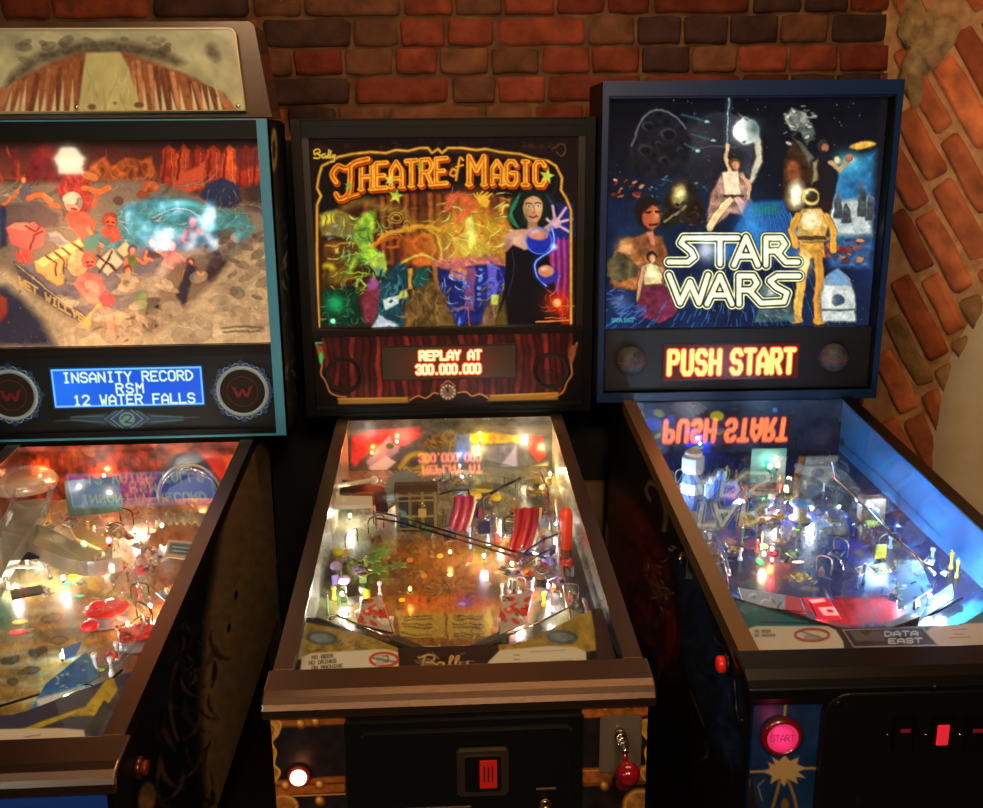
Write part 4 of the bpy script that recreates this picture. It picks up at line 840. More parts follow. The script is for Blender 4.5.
    for k in range(12): c.line([(752+k*2.8,206),(700+k*13,330)],.9,(90,160,230),alpha=.6)
    c.soft(752,228,14,24,(60,170,250),.6); c.line([(790,214),(806,258)],2,(120,200,230),1)
    # cave mouth with a warm lamp
    c.poly([(782,196),(784,160),(792,140),(806,150),(814,172),(812,194),(800,212),(788,210)],(62,38,22),1.5,tex=.5); c.poly([(792,136),(802,142),(816,160),(818,196),(812,206),(812,172),(804,154)],(96,92,74),1.2,tex=.3); c.ell(793,172,8,12,(140,74,40),0,2.5,tex=.5); c.ell(796,195,9,14,(240,214,150),.1,4); c.soft(796,194,6,10,(330,320,280),1.)
    # pale broken rocks top right
    c.poly([(784,118),(792,108),(806,112),(812,126),(806,134),(790,130)],(160,164,150),1,tex=.6); c.poly([(800,132),(812,122),(816,134),(806,146)],(96,104,96),1,tex=.5); c.blobs(26,(782,816,106,148),(1.5,4),[(226,228,206),(60,64,64),(140,150,140)],9,.8)
    # snowfield with bare rock pillars
    c.poly([(824,172),(850,160),(876,150),(872,210),(872,250),(826,250),(818,214)],(40,110,160),4,tex=.3); c.soft(848,162,14,10,(90,210,230),.9); c.soft(851,160,4,4,(300,330,330),.9); c.poly([(826,206),(844,200),(872,198),(872,236),(846,236),(828,232)],(200,210,206),3,tex=.2); c.poly([(826,250),(848,238),(872,236),(870,268),(830,268)],(54,90,140),3,tex=.4); c.soft(830,206,7,22,(300,310,310),.8)
    for x,y,h in ((838,218,26),(846,222,18),(862,216,38),(870,220,28)): c.poly([(x-4,y),(x-3,y-h*.6),(x,y-h),(x+3,y-h*.7),(x+5,y)],(84,88,96),1,tex=.5)
    # astronaut in dark suit, arm out
    c.ell(823,146,6,7,(50,44,44),0,1); c.ell(825,147,4,4.5,(170,110,80),0,1); c.poly([(810,162),(818,154),(832,156),(838,176),(832,208),(814,206)],(26,24,30),1.2); c.poly([(812,162),(818,158),(818,180),(812,184)],(150,130,90),1.2); limb(c,[(830,162),(840,170),(848,160)],5,(196,160,120)); c.ell(837,160,4,4.5,(236,220,170),0,1.2); c.ell(849,158,4,4,(190,110,70)); c.poly([(818,200),(832,200),(828,240),(820,250),(816,226)],(40,26,24),1.2)
    c.ell(863,145,14,4,(230,176,70),-.15,1,tex=.3); c.blobs(22,(824,862,238,262),(2,5),[(240,150,80),(206,80,44),(110,40,40)],12,.8)
    # golden diving suit with a round helmet and dark visor
    gold = (226,160,60); c.ell(811,197,9,9.5,(244,206,110),0,1); c.ell(812,197,5.5,5,(60,44,30),0,1); c.soft(807,193,3,3,(300,290,230),.9); c.poly([(796,218),(802,208),(820,208),(829,218),(826,242),(798,242)],(226,176,90),1,tex=.3); c.ell(811,220,10,9,(270,250,190),0,3); c.line([(799,238),(825,238)],3,(96,64,34)); c.poly([(800,242),(824,242),(826,258),(799,258)],gold,1,tex=.3)
    limb(c,[(798,216),(791,230),(796,246)],7,gold); limb(c,[(827,216),(834,232),(833,250)],7,gold); limb(c,[(806,256),(802,278),(799,300),(797,316)],10,(236,180,80)); limb(c,[(818,256),(820,280),(818,302),(819,318)],10,(206,140,50)); c.soft(803,264,8,11,(300,270,200),.9); c.ell(796,320,7,4,gold); c.ell(820,321,7,4,gold)
    # white habitat dome
    c.poly([(822,322),(820,296),(826,276),(838,268),(850,278),(856,298),(856,322)],(206,214,208),1.2,tex=.2); c.poly([(824,284),(830,272),(838,268),(846,274),(852,286)],(90,140,190),1.5,alpha=.8); c.ell(838,300,6,5,(60,80,110),0,1); c.line([(822,310),(856,310)],1.4,(110,124,140)); c.soft(830,298,5,12,(290,290,270),.7)
    # seated figure in maroon
    head(c,652,258,4.5,(226,160,110),(50,30,22)); c.poly([(642,266),(652,262),(664,268),(662,284),(644,286)],(244,214,150),1,tex=.2); c.soft(652,272,6,7,(280,270,210),.8); limb(c,[(644,268),(640,284),(638,300)],4.5,(220,160,110)); limb(c,[(662,268),(668,282),(664,296)],4.5,(206,140,96)); c.poly([(636,306),(644,286),(664,286),(680,302),(676,314),(660,324),(644,318)],(120,40,66),1.2,tex=.4)
    c.poly([(754,322),(760,300),(758,288),(768,280),(786,284),(792,300),(794,322)],(66,92,96),1.5,tex=.5); c.blobs(14,(758,790,284,318),(2,5),[(120,140,110),(150,170,170),(60,60,70)],5,.7); c.soft(774,290,7,6,(300,300,290),.9)
    c.unwarp(); c.outline(.4,30); c.dabs(4500,(604,880,98,328),(1,3),.3,8,.38)
    # blue speed lines
    for k in range(46):
        x = 604+k*4.3+R.uniform(-2,2); y = R.uniform(300,328); c.line([(x,y),(x+(x-730)*.10,y+8)],1,(70,120,190),alpha=.7)
    c.strokes(26,(604,640,290,320),16,(1,2),[(50,80,150),(80,110,170)],13,(-.3,-.1),.7); c.soft(620,302,9,7,(120,140,180),.5)
    L = [[(714,238),(684,238),(681,243),(691,251),(694,257),(688,262),(669,262)],[(706,238),(738,238)],[(720,240),(720,264)],[(734,265),(746,237),(758,265)],[(740,256),(752,256)],[(766,265),(766,238),(781,238),(785,244),(780,251),(767,251)],[(776,251),(786,262),(798,262)],
         [(669,275),(680,303),(690,282),(699,303),(708,275)],[(707,304),(720,276),(732,304)],[(713,295),(726,295)],[(739,304),(739,276),(753,276),(757,283),(752,290),(740,290)],[(749,290),(761,303)],[(799,276),(777,276),(770,281),(776,287),(787,293),(784,302),(763,303)]]
    for w_, cl in ((12.5,(14,30,56)),(10.6,(300,296,210)),(8.4,(22,36,50)),(4.8,(290,286,226))):
        for P in L: c.line(P, w_, cl, .5)
    c.soft(706,250,9,11,(330,340,350),.6); c.soft(690,290,8,8,(300,300,240),.4); c.soft(720,252,8,10,(190,230,255),.5); c.soft(775,246,12,9,(300,290,210),.35)
    letters(c,'DATA EAST',612,322,2.0,3.6,2.5,.8,(60,170,170),aa=.4)
    c.mottle(5,.16,9)

def art_topper(c):
    c.grad(-99,400,20,120,(160,166,140),(190,190,146)); c.mottle(20,.2,2)
    # clouds, canyon wall in an arc, waterfall
    ar = smooth2([(-90,118),(-60,70),(-20,48),(20,42) if False else (0,86),(20,72),(40,60),(80,50),(120,50),(160,58),(190,70),(220,92),(236,112)])
    c.poly([(0,92),(12,72),(40,52),(80,42),(120,40),(160,48),(186,62),(176,66),(140,56),(80,54),(40,64),(10,88)],(98,94,82),4,tex=.35); c.blobs(30,(20,190,38,62),(4,9),[(110,104,92),(84,80,72)],3,.5); c.ell(213,52,6,11,(104,100,88),-.5,3,tex=.3)
    c.poly([(-2,114),(4,92),(24,76),(50,62),(80,53),(128,53),(160,64),(196,78),(224,98),(234,113)],(140,92,64),2,tex=.25)
    R_ = random.Random(4)
    for k in range(40):
        x = 4+k*5.6; sl = (x-105)*.22; y0 = 54+abs(x-108)**1.5*.030; c.poly([(x-2,y0+R_.uniform(0,5)),(x+2,y0+2),(x+3.5+sl*.5,113),(x-2+sl*.5,113)],R_.choice([(172,116,82),(110,70,54),(150,96,66),(188,132,96)]),.8,tex=.2,seed=k)
    for k in range(24):
        x = 10+k*9+R_.uniform(-2,2); sl = (x-105)*.25; y0 = 84+R_.uniform(-6,8); c.poly([(x,y0),(x+3+sl*.2,112),(x-2+sl*.2,112)],(206,200,156),.8)
    c.poly([(86,53),(120,52),(128,66),(142,112),(78,112),(82,80)],(190,188,132),1.5); c.strokes(20,(86,132,58,108),36,(1,2.5),[(206,204,156),(170,168,114)],6,(1.4,1.8),.5)
    c.ell(92,107,4,3,(120,96,66),0,1); c.ell(139,105,5,3,(110,88,60),0,1); c.ell(115,103,2,1.5,(140,116,76)); c.ell(216,96,1.5,1.5,(90,80,60))
    c.mottle(14,.10,8); c.C *= 1.15
def art_curtain(c):
    c.warp(3,30,2)
    for k in range(40):
        x = 308+k*7; c.line([(x,330),(x+1,408)],6,[(92,22,20),(58,12,12),(118,34,30),(76,16,16)][k%4],1.5)
    c.mottle(14,.5,4); c.unwarp()
    c.poly([(306,326),(322,326),(322,352),(326,372),(330,392),(345,398),(345,410),(306,410)],(12,8,8),1.5); c.poly([(586,326),(574,326),(573,352),(568,372),(562,392),(550,396),(550,410),(586,410)],(12,8,8),1.5)
    c.poly([(338,398),(410,397),(412,405),(338,406)],(150,110,30),.8); c.poly([(486,395),(558,392),(558,400),(486,402)],(150,110,30),.8); c.poly([(300,405),(600,399),(600,412),(300,414)],(8,7,7),.6)
    c.line([(338,399),(410,398)],1,(206,160,60)); c.line([(486,396),(558,393)],1,(206,160,60)); c.poly([(408,398),(430,394),(450,388),(470,394),(490,396),(486,404),(410,406)],(24,10,8),1)
    c.line(smooth2([(410,400),(418,396),(426,398),(434,393),(442,395)]),1.6,(190,130,80)); c.line(smooth2([(456,393),(466,392),(472,396),(480,394),(488,398)]),1.6,(190,130,80))
    c.ell(448,392,9.5,9,(40,26,20),0,.8); c.ell(448,392,8,7.6,(196,176,150),0,.6); c.ell(448,392,5.4,5.2,(120,90,76),0,.6); c.line([(448,392),(448,387)],1.1,(20,12,10)); c.line([(448,392),(446,388)],1.1,(20,12,10)); c.line(smooth2([(441,386),(448,381),(455,386)]),1.4,(176,110,70))
    for k in range(12): c.line([(448+6*math.cos(k*.524),392+6*math.sin(k*.524)),(448+7.4*math.cos(k*.524),392+7.4*math.sin(k*.524))],.8,(40,24,20))
    for s,x0 in ((1,316),(-1,577)):
        P = [(x0,343),(x0+s*3,352),(x0+s*6,364),(x0+s*5,374),(x0+s*10,382),(x0+s*14,392),(x0+s*22,396),(x0+s*30,397)]
        c.line(smooth2(P),1.8,(190,120,70)); c.poly([(x0,344),(x0+s*6,346),(x0+s*9,356),(x0+s*5,366),(x0+s*2,356)],(150,84,50),1,tex=.3)
    c.poly([(315,342),(323,342),(322,344),(315,344)],(60,190,110),.6); c.ell(321,358,1.8,6,(70,230,120),0,1)
def art_rafting_panel(c):
    c.C[:] = (9,9,11)
    # feather-like ornament under the display
    for s in (1,-1):
        X = lambda d: 127+s*d
        c.line([(X(24),419),(X(72),417 if s>0 else 421)],1.2,(60,90,110)); c.poly([(X(20),413),(X(52),416),(X(60),418),(X(52),421),(X(20),425)],(34,62,90),.8); c.line([(X(24),416),(X(56),417)],1,(90,130,150)); c.line([(X(24),422),(X(56),420)],1,(90,130,150))
        c.poly([(X(0),409),(X(14),411),(X(25),419),(X(14),427),(X(0),429)],(38,66,110),.8); c.line([(X(4),410),(X(16),419),(X(4),428)],1.2,(120,160,180)); c.line([(X(10),411),(X(22),419),(X(10),427)],1,(90,130,160))
    c.ell(127,419,8,7,(110,160,176)); c.line(smooth2([(121,419),(125,415),(131,416),(129,420),(125,422),(132,423)]),1.4,(40,66,90)); c.line([(-20,440),(278,436)],1.5,(40,52,60))
def art_scroll(c):
    """gold scrollwork and straps over dark velvet on the front of the magic machine"""
    c.C[:] = (26,22,26); c.mottle(8,.6,2)
    for y0,y1 in ((716,727),(776,795)):
        c.poly([(264,y0+5),(345,y0),(345,y1-3),(264,y1+1)],(146,84,36),.8,tex=.3); c.poly([(582,y0-8),(656,y0-11),(656,y1-12),(582,y1-9)],(146,84,36),.8,tex=.3)
    c.line([(264,786),(345,783)],1.6,(60,30,16)); c.line([(264,797),(345,794)],1.4,(206,140,60)); c.line([(582,771),(656,768)],1.4,(206,140,60)); c.line([(582,784),(656,781)],1.2,(60,30,16))
    for s,x0 in ((1,266),(-1,655)):
        P = [(x0,718),(x0+s*14,722),(x0+s*12,734),(x0+s*6,742),(x0+s*10,752),(x0+s*8,764),(x0+s*14,772),(x0+s*8,782),(x0,786)]
        c.poly([(x0-s*6,714)]+P+[(x0-s*6,786)],(176,124,50),.8,tex=.4); c.line(smooth2(P),1.6,(226,176,84)); c.line(smooth2([(x0+s*3,724),(x0+s*8,730),(x0+s*3,740),(x0+s*6,752),(x0+s*3,766)]),1.2,(90,54,20))
    c.ell(283,806,16,12,(150,100,44),0,1,tex=.4); c.line([(283+14*math.cos(q*.5),806+10*math.sin(q*.5)) for q in range(13)],1.6,(214,160,80)); c.ell(640,806,18,18,(150,100,44),0,1,tex=.4); c.line([(640+15*math.cos(q*.5),806+15*math.sin(q*.5)) for q in range(13)],1.6,(214,160,80))
    for x,y in ((301,724),(316,722),(286,786),(320,785),(320,801),(606,708),(628,706),(605,786),(612,770)): c.ell(x,y,5,5,(110,68,24)); c.ell(x-.8,y-1,3.4,3.4,(196,140,62)); c.ell(x-1.4,y-1.6,1.2,1.2,(250,220,150))
def art_bluefront(c):
    c.C[:] = (16,46,86); c.mottle(14,.35,3); c.poly([(741,690),(750,690),(752,735),(750,760),(757,808),(742,808)],(30,24,30),2)
    c.line([(785,680),(786,700),(784,722)],2.6,(150,130,84),.8); c.line([(748,772),(770,771),(812,768),(822,770)],2.4,(150,130,84),.8); c.line([(746,690),(746,800)],1.6,(140,96,64),1,alpha=.8)
    c.poly([(768,762),(775,765),(772,757),(779,761),(785,755),(790,761),(799,757),(797,764),(806,768),(798,772),(806,778),(796,777),(798,784),(788,779),(784,787),(779,779),(770,784),(772,776),(764,772),(770,768)],(168,150,96),.7); c.line([(780,780),(776,796),(772,810)],3,(130,100,56)); c.line([(788,780),(794,796),(797,810)],3,(130,100,56)); c.ell(785,806,4,8,(110,80,44),0,1); c.line([(764,780),(758,786),(762,800)],1.2,(130,110,74)); c.ell(747,782,3,7,(130,80,40),0,1)
def art_redside(c):
    c.C[:] = (12,12,18); c.poly([(600,480),(632,498),(650,520),(668,560),(676,620),(678,680),(664,672),(648,646),(620,610),(604,560)],(98,24,30),4,tex=.5); c.strokes(26,(612,676,500,670),60,(2,6),[(120,34,38),(70,16,24),(52,14,22)],2,(1.2,1.6),.6)
    c.strokes(40,(630,702,545,612),12,(.8,1.8),[(130,126,124),(84,82,86),(170,166,160)],3,(.1,.9),.7); c.strokes(20,(632,664,560,620),24,(1,2.4),[(110,96,96)],4,(.9,1.3),.6)
    c.poly([(676,560),(700,575),(716,640),(742,690),(742,770),(720,760),(694,700),(680,640)],(22,38,66),4,tex=.4); c.line(smooth2([(650,482),(660,490),(666,512),(664,530)]),5,(110,92,60),1.5); c.line(smooth2([(650,482),(646,490),(650,500)]),3,(110,92,60),1.5); c.strokes(18,(684,730,590,770),40,(.8,2),[(80,84,92),(46,60,84)],6,(1.1,1.5),.6); c.line([(690,690),(704,726)],1.4,(120,106,80)); c.mottle(10,.4,5)
def art_blackside(c):
    c.C[:] = (10,11,15); c.poly([(236,440),(300,440),(300,820),(206,820),(200,700),(206,620)],(128,104,74),5,tex=.15); c.ell(236,595,1.6,4.5,(10,8,6),.1); c.ell(229,628,1.6,4.5,(10,8,6),.1); c.line([(272,740),(268,770),(274,800)],2,(30,22,16)); c.strokes(40,(150,215,620,800),46,(2,7),[(70,52,42),(50,38,32),(30,26,28),(84,64,52)],2,(1.3,1.8),.7); c.strokes(14,(180,205,620,680),14,(1,3),[(70,80,104),(50,56,76)],3,(.5,1.8),.6); c.ell(147,798,9,16,(120,90,66),.1,2,tex=.4); c.line(smooth2([(176,664),(170,690),(172,720),(178,740)]),3,(90,66,52),1.5); c.poly([(140,740),(170,700),(176,640),(150,690)],(12,18,34),4)
def art_headside(c):
    c.C[:] = (16,18,22); c.ell(274,150,3.5,22,(150,130,70),0,1,tex=.4); c.ell(274,150,1.6,10,(30,26,20)); c.strokes(50,(268,300,190,425),18,(1,3),[(96,92,84),(60,66,76),(130,120,100),(40,46,60)],5,(1.1,1.9),.7); c.strokes(20,(268,300,120,425),30,(1,2),[(50,76,110)],6,(1.3,1.6),.6)

# ------------------------------------------------------------------ playfields
def pf_rafting(c):
    c.warp(1.4,9,4)
    c.C[:] = (138,126,88); c.grad(-300,300,480,560,(150,120,84),(176,160,126)); c.grad(-300,300,560,760,(150,138,100),(134,112,48)); c.mottle(16,.4,2)
    c.poly([(-60,600),(40,590),(110,580),(110,660),(90,730),(-60,760)],(130,100,38),8,tex=.3); R_ = random.Random(2)
    for k in range(16):
        y = 604+k*9; c.line(smooth2([(-60,y+8),(-10,y+R_.uniform(-4,4)),(30,y+R_.uniform(-6,2)),(64,y-R_.uniform(2,9)),(96,y-10)]),R_.uniform(3,6),R_.choice([(176,136,56),(110,84,34),(150,128,70),(92,90,64),(150,150,120)]),2,alpha=.75)
    c.poly([(-60,590),(10,596),(20,630),(-60,650)],(60,110,96),8,alpha=.7); c.blobs(20,(-40,90,610,700),(3,7),[(150,160,140),(186,150,70)],4,.4,rot=-.2)
    for x,y,rx,ry,cl in ((38,652,11,4.5,(52,62,30)),(10,660,10,4,(60,56,34)),(30,670,12,4,(70,60,34)),(52,618,10,4,(110,104,70)),(14,682,6,4,(90,64,30)),(60,640,9,4,(120,90,40)),(30,630,8,3,(150,130,96))): c.ell(x,y,rx,ry,(40,36,26),-.2,.8); c.ell(x,y,rx-1,ry-1,cl,-.2,.8)
    c.poly([(30,500),(130,520),(140,560),(60,560)],(190,180,160),6,alpha=.6); c.poly([(110,520),(150,500),(170,550),(140,580)],(196,160,140),8,alpha=.8); c.blobs(30,(100,190,500,600),(4,9),[(190,110,90),(206,186,160),(160,90,64)],6,.4)
    c.poly([(90,650),(150,640),(125,735),(60,740)],(96,92,88),6,alpha=.7); c.poly([(160,560),(210,540),(150,700),(120,740),(110,720)],(150,96,50),4,tex=.3); c.line([(196,560),(128,735)],1.6,(40,30,24)); c.line([(184,560),(118,735)],1.2,(70,50,34))
    c.strokes(40,(60,190,560,720),16,(.8,2),[(60,60,50),(200,190,160),(170,60,40),(60,90,120)],8,alpha=.7)
    c.unwarp(); c.dabs(6000,(-300,300,440,780),(1.2,4),.42,3,.5)

def pf_magic(c):
    c.warp(1.4,9,4)
    c.C[:] = (82,80,56); c.mottle(18,.5,2); c.grad(300,660,470,560,(120,112,90),(84,76,48),.8)
    c.poly([(385,535),(500,535),(540,575),(540,600),(510,650),(380,650),(365,600),(360,560)],(126,84,38),8,tex=.3); c.blobs(70,(370,535,535,610),(4,12),[(160,96,40),(104,68,30),(150,120,44),(170,80,40),(90,76,40)],3,.5)
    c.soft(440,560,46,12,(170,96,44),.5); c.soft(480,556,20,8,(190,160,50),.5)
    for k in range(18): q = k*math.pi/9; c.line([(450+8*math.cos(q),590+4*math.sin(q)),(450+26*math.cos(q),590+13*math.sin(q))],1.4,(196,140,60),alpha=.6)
    c.poly([(396,610),(444,600),(446,638),(400,638)],(170,150,66),1); c.poly([(448,600),(492,608),(492,638),(448,640)],(170,150,66),1); c.poly([(405,598),(480,594),(486,612),(402,614)],(206,90,34),4,alpha=.7); c.soft(466,600,10,7,(130,90,190),.8)
    for x0 in (402,454):
        for y in (616,619,624,627,634,637): c.line([(x0,y),(x0+30,y+.5)],1.1,(70,50,26),alpha=.8)
    c.line(smooth2([(388,636),(420,646),(450,648),(480,646),(512,636)]),2,(226,220,190)); c.poly([(380,640),(450,652),(520,640),(520,662),(380,662)],(24,16,26),2)
    c.poly([(340,540),(372,535),(372,600),(330,610)],(60,78,40),5,tex=.4); c.blobs(22,(338,385,535,590),(3,7),[(110,150,60),(70,80,110),(90,70,110),(150,150,60)],5,.5); c.blobs(20,(335,362,555,600),(2,5),[(196,196,170),(214,200,60),(140,110,190)],6,.6)
    c.blobs(40,(520,580,500,610),(3,8),[(60,60,50),(96,90,76),(150,150,150),(120,80,120)],7,.6); c.poly([(572,480),(588,480),(640,655),(612,655)],(150,112,70),2,tex=.2); c.poly([(560,520),(574,500),(606,655),(590,655)],(44,42,44),2)
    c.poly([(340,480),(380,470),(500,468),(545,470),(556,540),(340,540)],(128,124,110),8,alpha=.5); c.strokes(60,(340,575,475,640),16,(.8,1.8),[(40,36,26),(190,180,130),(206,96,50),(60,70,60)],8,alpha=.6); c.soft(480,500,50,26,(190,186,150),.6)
    c.blobs(26,(380,525,545,600),(1.5,3),[(226,190,80),(214,90,50),(200,200,180)],9,.7)
    c.unwarp(); c.dabs(6000,(290,660,440,700),(1.2,4),.42,3,.5)

def pf_space(c):
    c.warp(1.4,9,4)
    c.C[:] = (34,44,84); c.mottle(18,.5,2); c.poly([(740,540),(860,520),(930,560),(920,600),(820,620),(760,590)],(40,46,84),6); c.blobs(70,(700,930,470,600),(4,14),[(50,64,120),(30,34,60),(74,84,110),(24,40,100),(60,56,70)],3,.6)
    c.strokes(110,(700,930,480,605),26,(.8,1.8),[(130,150,190),(80,100,150),(24,26,44),(170,180,190),(50,110,180)],4,alpha=.6); c.poly([(760,560),(800,560),(780,590),(750,585)],(120,70,60),4,alpha=.5); c.poly([(840,598),(905,596),(900,622),(850,626)],(150,30,44),2,tex=.3); c.poly([(800,604),(842,598),(850,626),(822,622)],(150,16,30),2)
    c.poly([(720,600),(800,606),(860,632),(720,640)],(34,92,106),2); c.poly([(900,632),(975,600),(1060,620),(1060,650)],(44,110,120),2); c.poly([(730,606),(760,610),(840,628),(830,634),(735,618)],(14,18,26),1); c.poly([(905,628),(960,602),(965,610),(915,636)],(14,18,26),1)
    c.poly([(820,528),(850,520),(870,560),(900,580),(870,590)],(40,50,120),3,alpha=.8); c.blobs(30,(660,760,470,560),(3,8),[(150,120,80),(60,90,120),(190,190,170),(90,130,90)],6,.5); c.blobs(14,(690,800,440,480),(3,7),[(70,80,60),(40,60,120),(120,60,50)],8,.6); c.blobs(14,(850,900,500,560),(2,5),[(120,90,50),(160,150,60),(60,50,50)],9,.6); c.ell(752,544,10,6,(110,70,110),0,1)
    c.unwarp(); c.dabs(6000,(620,1100,440,690),(1.2,4),.42,3,.5)
# ================================================================== assembly
art_lit = artmat('backlit_art', emit=1.0, rough=.04, base=.01, spec=.5)
art_print = artmat('printed_panel', rough=.45, spec=.4); art_gloss = artmat('glossy_print', rough=.22, spec=.5)
bluetrim = mat('light_blue_trim', (64,142,180), .45); navy = mat('navy_laminate', (16,44,84), .35); copper = mat('copper_lock_bar', (150,124,106), .30, 1., bump=.05, nscale=90)
raildark = mat('black_rail', (16,15,15), .3, .5); gold = mat('gold_rail', (170,132,88), .35, .85)
WPC = dict(b=.3640, z1=.116, z2=.8454); DE = dict(b=.3505, z1=.104, z2=.8654)

def apron(m, draw, parent, right=.255, d=-.03):
    y_0 = .108 if m == 's' else .100
    def yt(x): return y_0 + .10*np.clip((np.abs(x)-.10)/.14, 0, 1)
    def fn(u, v): x = -.262+(.262+right)*u; y = yt(x)*(1-v)+.004*v; return x, y, GS*y+d
    a = panel('apron', m, fn, 420, 80, draw, artmat('apron_print', rough=.3), parent)
    s = MB(); n = 30; X = [-.262+(.262+right)*i/(n-1) for i in range(n)]; vs = []
    for x in X: y = float(yt(x)); vs += [(x,y,GS*y+d),(x,y,pz(y)),(x,y-.004,pz(y)),(x,y-.004,GS*y+d-.001)]
    s.add(vs, [(4*i+k,4*i+(k+1)%4,4*i+4+(k+1)%4,4*i+4+k) for i in range(n-1) for k in range(4)]); s.build('apron_front', blackp, a); return a
def speaker(parent, x, z, r, y, material=None):
    s = MB(); s.lathe([(r,-.002),(r,.004),(r*.9,.005),(r*.86,.001),(r*.5,-.006),(r*.2,-.008),(r*.19,-.002),(.001,0)], (x,y,z), 28, 0, 'y'); return s.build('speaker', material or blackp, parent)

# ------------------------------------------------------------------ rafting machine (partly cut by the frame)
m = 'l'
root, box_, cab = make_machine(m, 'black pinball machine with a warm rafting backglass, blue score display and canyon topper', 1, (steel, copper), copper, WPC, bluetrim, (.020,.022,.002,.004), blackw)
tl = backing('display_frame', -.350, .349, .318, .843, BY+.022, BY+.03, box_); MB().box((-.347,BY+.002,.803),(.347,BY+.02,.843)).build('top_board', blackw, box_)
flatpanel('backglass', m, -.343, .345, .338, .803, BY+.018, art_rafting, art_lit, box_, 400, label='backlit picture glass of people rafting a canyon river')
backing('channel', -.347, .347, .314, .337, BY+.002, BY+.02, box_, mat('dark_bronze', (44,34,28), .3, .5))
sp = flatpanel('speaker_panel', m, -.347, .347, .122, .314, BY+.012, art_rafting_panel, art_print, box_, 420)
backing('panel_core', -.347, .347, .121, .315, BY+.0125, BY+.03, box_)
def dl(c):
    c.C[:] = (14,84,214); c.soft(10,16,30,30,(40,130,250),.5); c.line([(1,1),(127,1),(127,31),(1,31)],1.4,(120,200,250),closed=True); col = (214,240,200)
    letters(c,'INSANITY RECORD',10,11.2,5.2,7.6,7.45,1.7,col,aa=.35); letters(c,'RSM',54,20.6,5.4,7.4,8.6,1.7,col,aa=.35); letters(c,'12 WATER FALLS',17,30,5.2,7.6,7.5,1.7,col,aa=.35)
dd = dotdisplay('score_display', m, -.174, .175, .192, .286, BY+.009, dl, box_, (14,84,214), 1.15)
MB().rbox((-.178,BY+.0095,.188),(.179,BY+.013,.290),.001).build('display_bezel', mat('blue_bezel',(20,60,130),.3), dd)
for sx in (-1, 1):
    x, z = (.267, .223) if sx > 0 else (-.270, .226); y = BY+.0105
    o = MB(); n = 96; pts = []
    for k in range(n):
        q = 2*math.pi*k/n; pts.append((x+(.068+.0065*max(0,math.cos(16*q))**1.0+.003*math.cos(8*q))*math.cos(q), z+(.068+.0065*max(0,math.cos(16*q))+.003*math.cos(8*q))*math.sin(q)))
    o.prism(pts, 'y', y-.003, y+.001, 0); o.lathe([(.062,-.001),(.062,.0045),(.0525,.0045),(.0525,-.001)], (x,y,z), 40, 1, 'y')
    o.lathe([(.0525,-.0005),(.0525,.0052),(.048,.0052),(.001,.0050)], (x,y,z), 40, 2, 'y')
    for k in range(16):
        q = 2*math.pi*(k+.5)/16; o.tube([(x+.0635*math.cos(q-.15),y-.0034,z+.0635*math.sin(q-.15)),(x+.070*math.cos(q),y-.0034,z+.070*math.sin(q)),(x+.0635*math.cos(q+.15),y-.0034,z+.0635*math.sin(q+.15))], .0011, 5, 3)
    so = o.build('speaker', [mat('sawtooth_blue',(26,66,130),.4), mat('ring_pale',(150,176,190),.35), mat('cone_black',(16,12,12),.8), mat('pale_blue_line',(140,176,196),.4)], box_, label='round speaker with a pale blue toothed ring')
    e = MB(); e.tube([(x+.036*math.cos(q*.26),y-.0056,z+.036*math.sin(q*.26)) for q in range(25)], .0008, 5)
    for s_ in (-1,1):
        for a_, b_ in (((-.020,.010),(-.010,-.014)),((-.010,-.014),(0,.006))): e.prism([(x+s_*a_[0]-.0035,z+a_[1]),(x+s_*a_[0]+.0035,z+a_[1]),(x+s_*b_[0]+.0035,z+b_[1]),(x+s_*b_[0]-.0035,z+b_[1])], 'y', y-.0062, y-.005)
        e.prism([(x+s_*.026,z+.014),(x+s_*.014,z+.010),(x+s_*.017,z+.002)], 'y', y-.0062, y-.005)
    e.build('speaker_emblem', mat('dark_red_print',(120,22,16),.5), so)
panel('side_print', m, lambda u,v: (.3700+0*u, 1.092+.232*u, .84+(.122-.84)*v), 70, 160, art_headside, art_print, box_)
# canyon topper
tp = MB(); zb, zt_ = .862, 1.036
tp.prism([(-.335,zb),(.318,zb),(.303,zt_-.006),(.299,zt_),(-.316,zt_),(-.32,zt_-.006)], 'y', 1.100, 1.112, 0)
topper = tp.build('topper', mat('topper_edge', (206,196,150), .2, coat=.6), root, label='canyon waterfall picture box on top of the backbox')
def tfn(u,v): z = zt_-.004+(zb+.004-zt_+.004)*v; hw = .298+(.315-.298)*v; return -.016*0-.33*(1-u)*(hw/.315)+hw*u-.0*u, 1.0985+0*u, z
panel('topper_picture', m, tfn, 330, 95, art_topper, artmat('topper_print', rough=.12, coat=.6), topper)
tb = MB(); tb.prism([(-.352,zb-.012),(.372,zb-.012),(.346,zt_+.008),(.336,zt_+.016),(-.33,zt_+.016),(-.34,zt_+.012)], 'y', 1.113, 1.26); tb.build('topper_housing', mat('smoked_brown', (92,62,40), .25, coat=.5, noise=(70,46,30), nscale=12), topper)
ed = MB(); ed.tube([(-.34,1.0975,zb),(.318,1.0975,zb),(.306,1.0975,zt_-.010),(.300,1.0975,zt_-.002),(.290,1.0975,zt_),(-.33,1.0975,zt_)], .0022, 6); ed.build('topper_rim', mat('bright_rim',(250,240,205),.25,.0), topper)
for x in (.302,-.05,-.30): MB().lathe([(.005,0),(.005,.002),(.003,.004)], (x,1.0985,zb+.012), 10, 0, 'y').build('screw', chrome, topper)
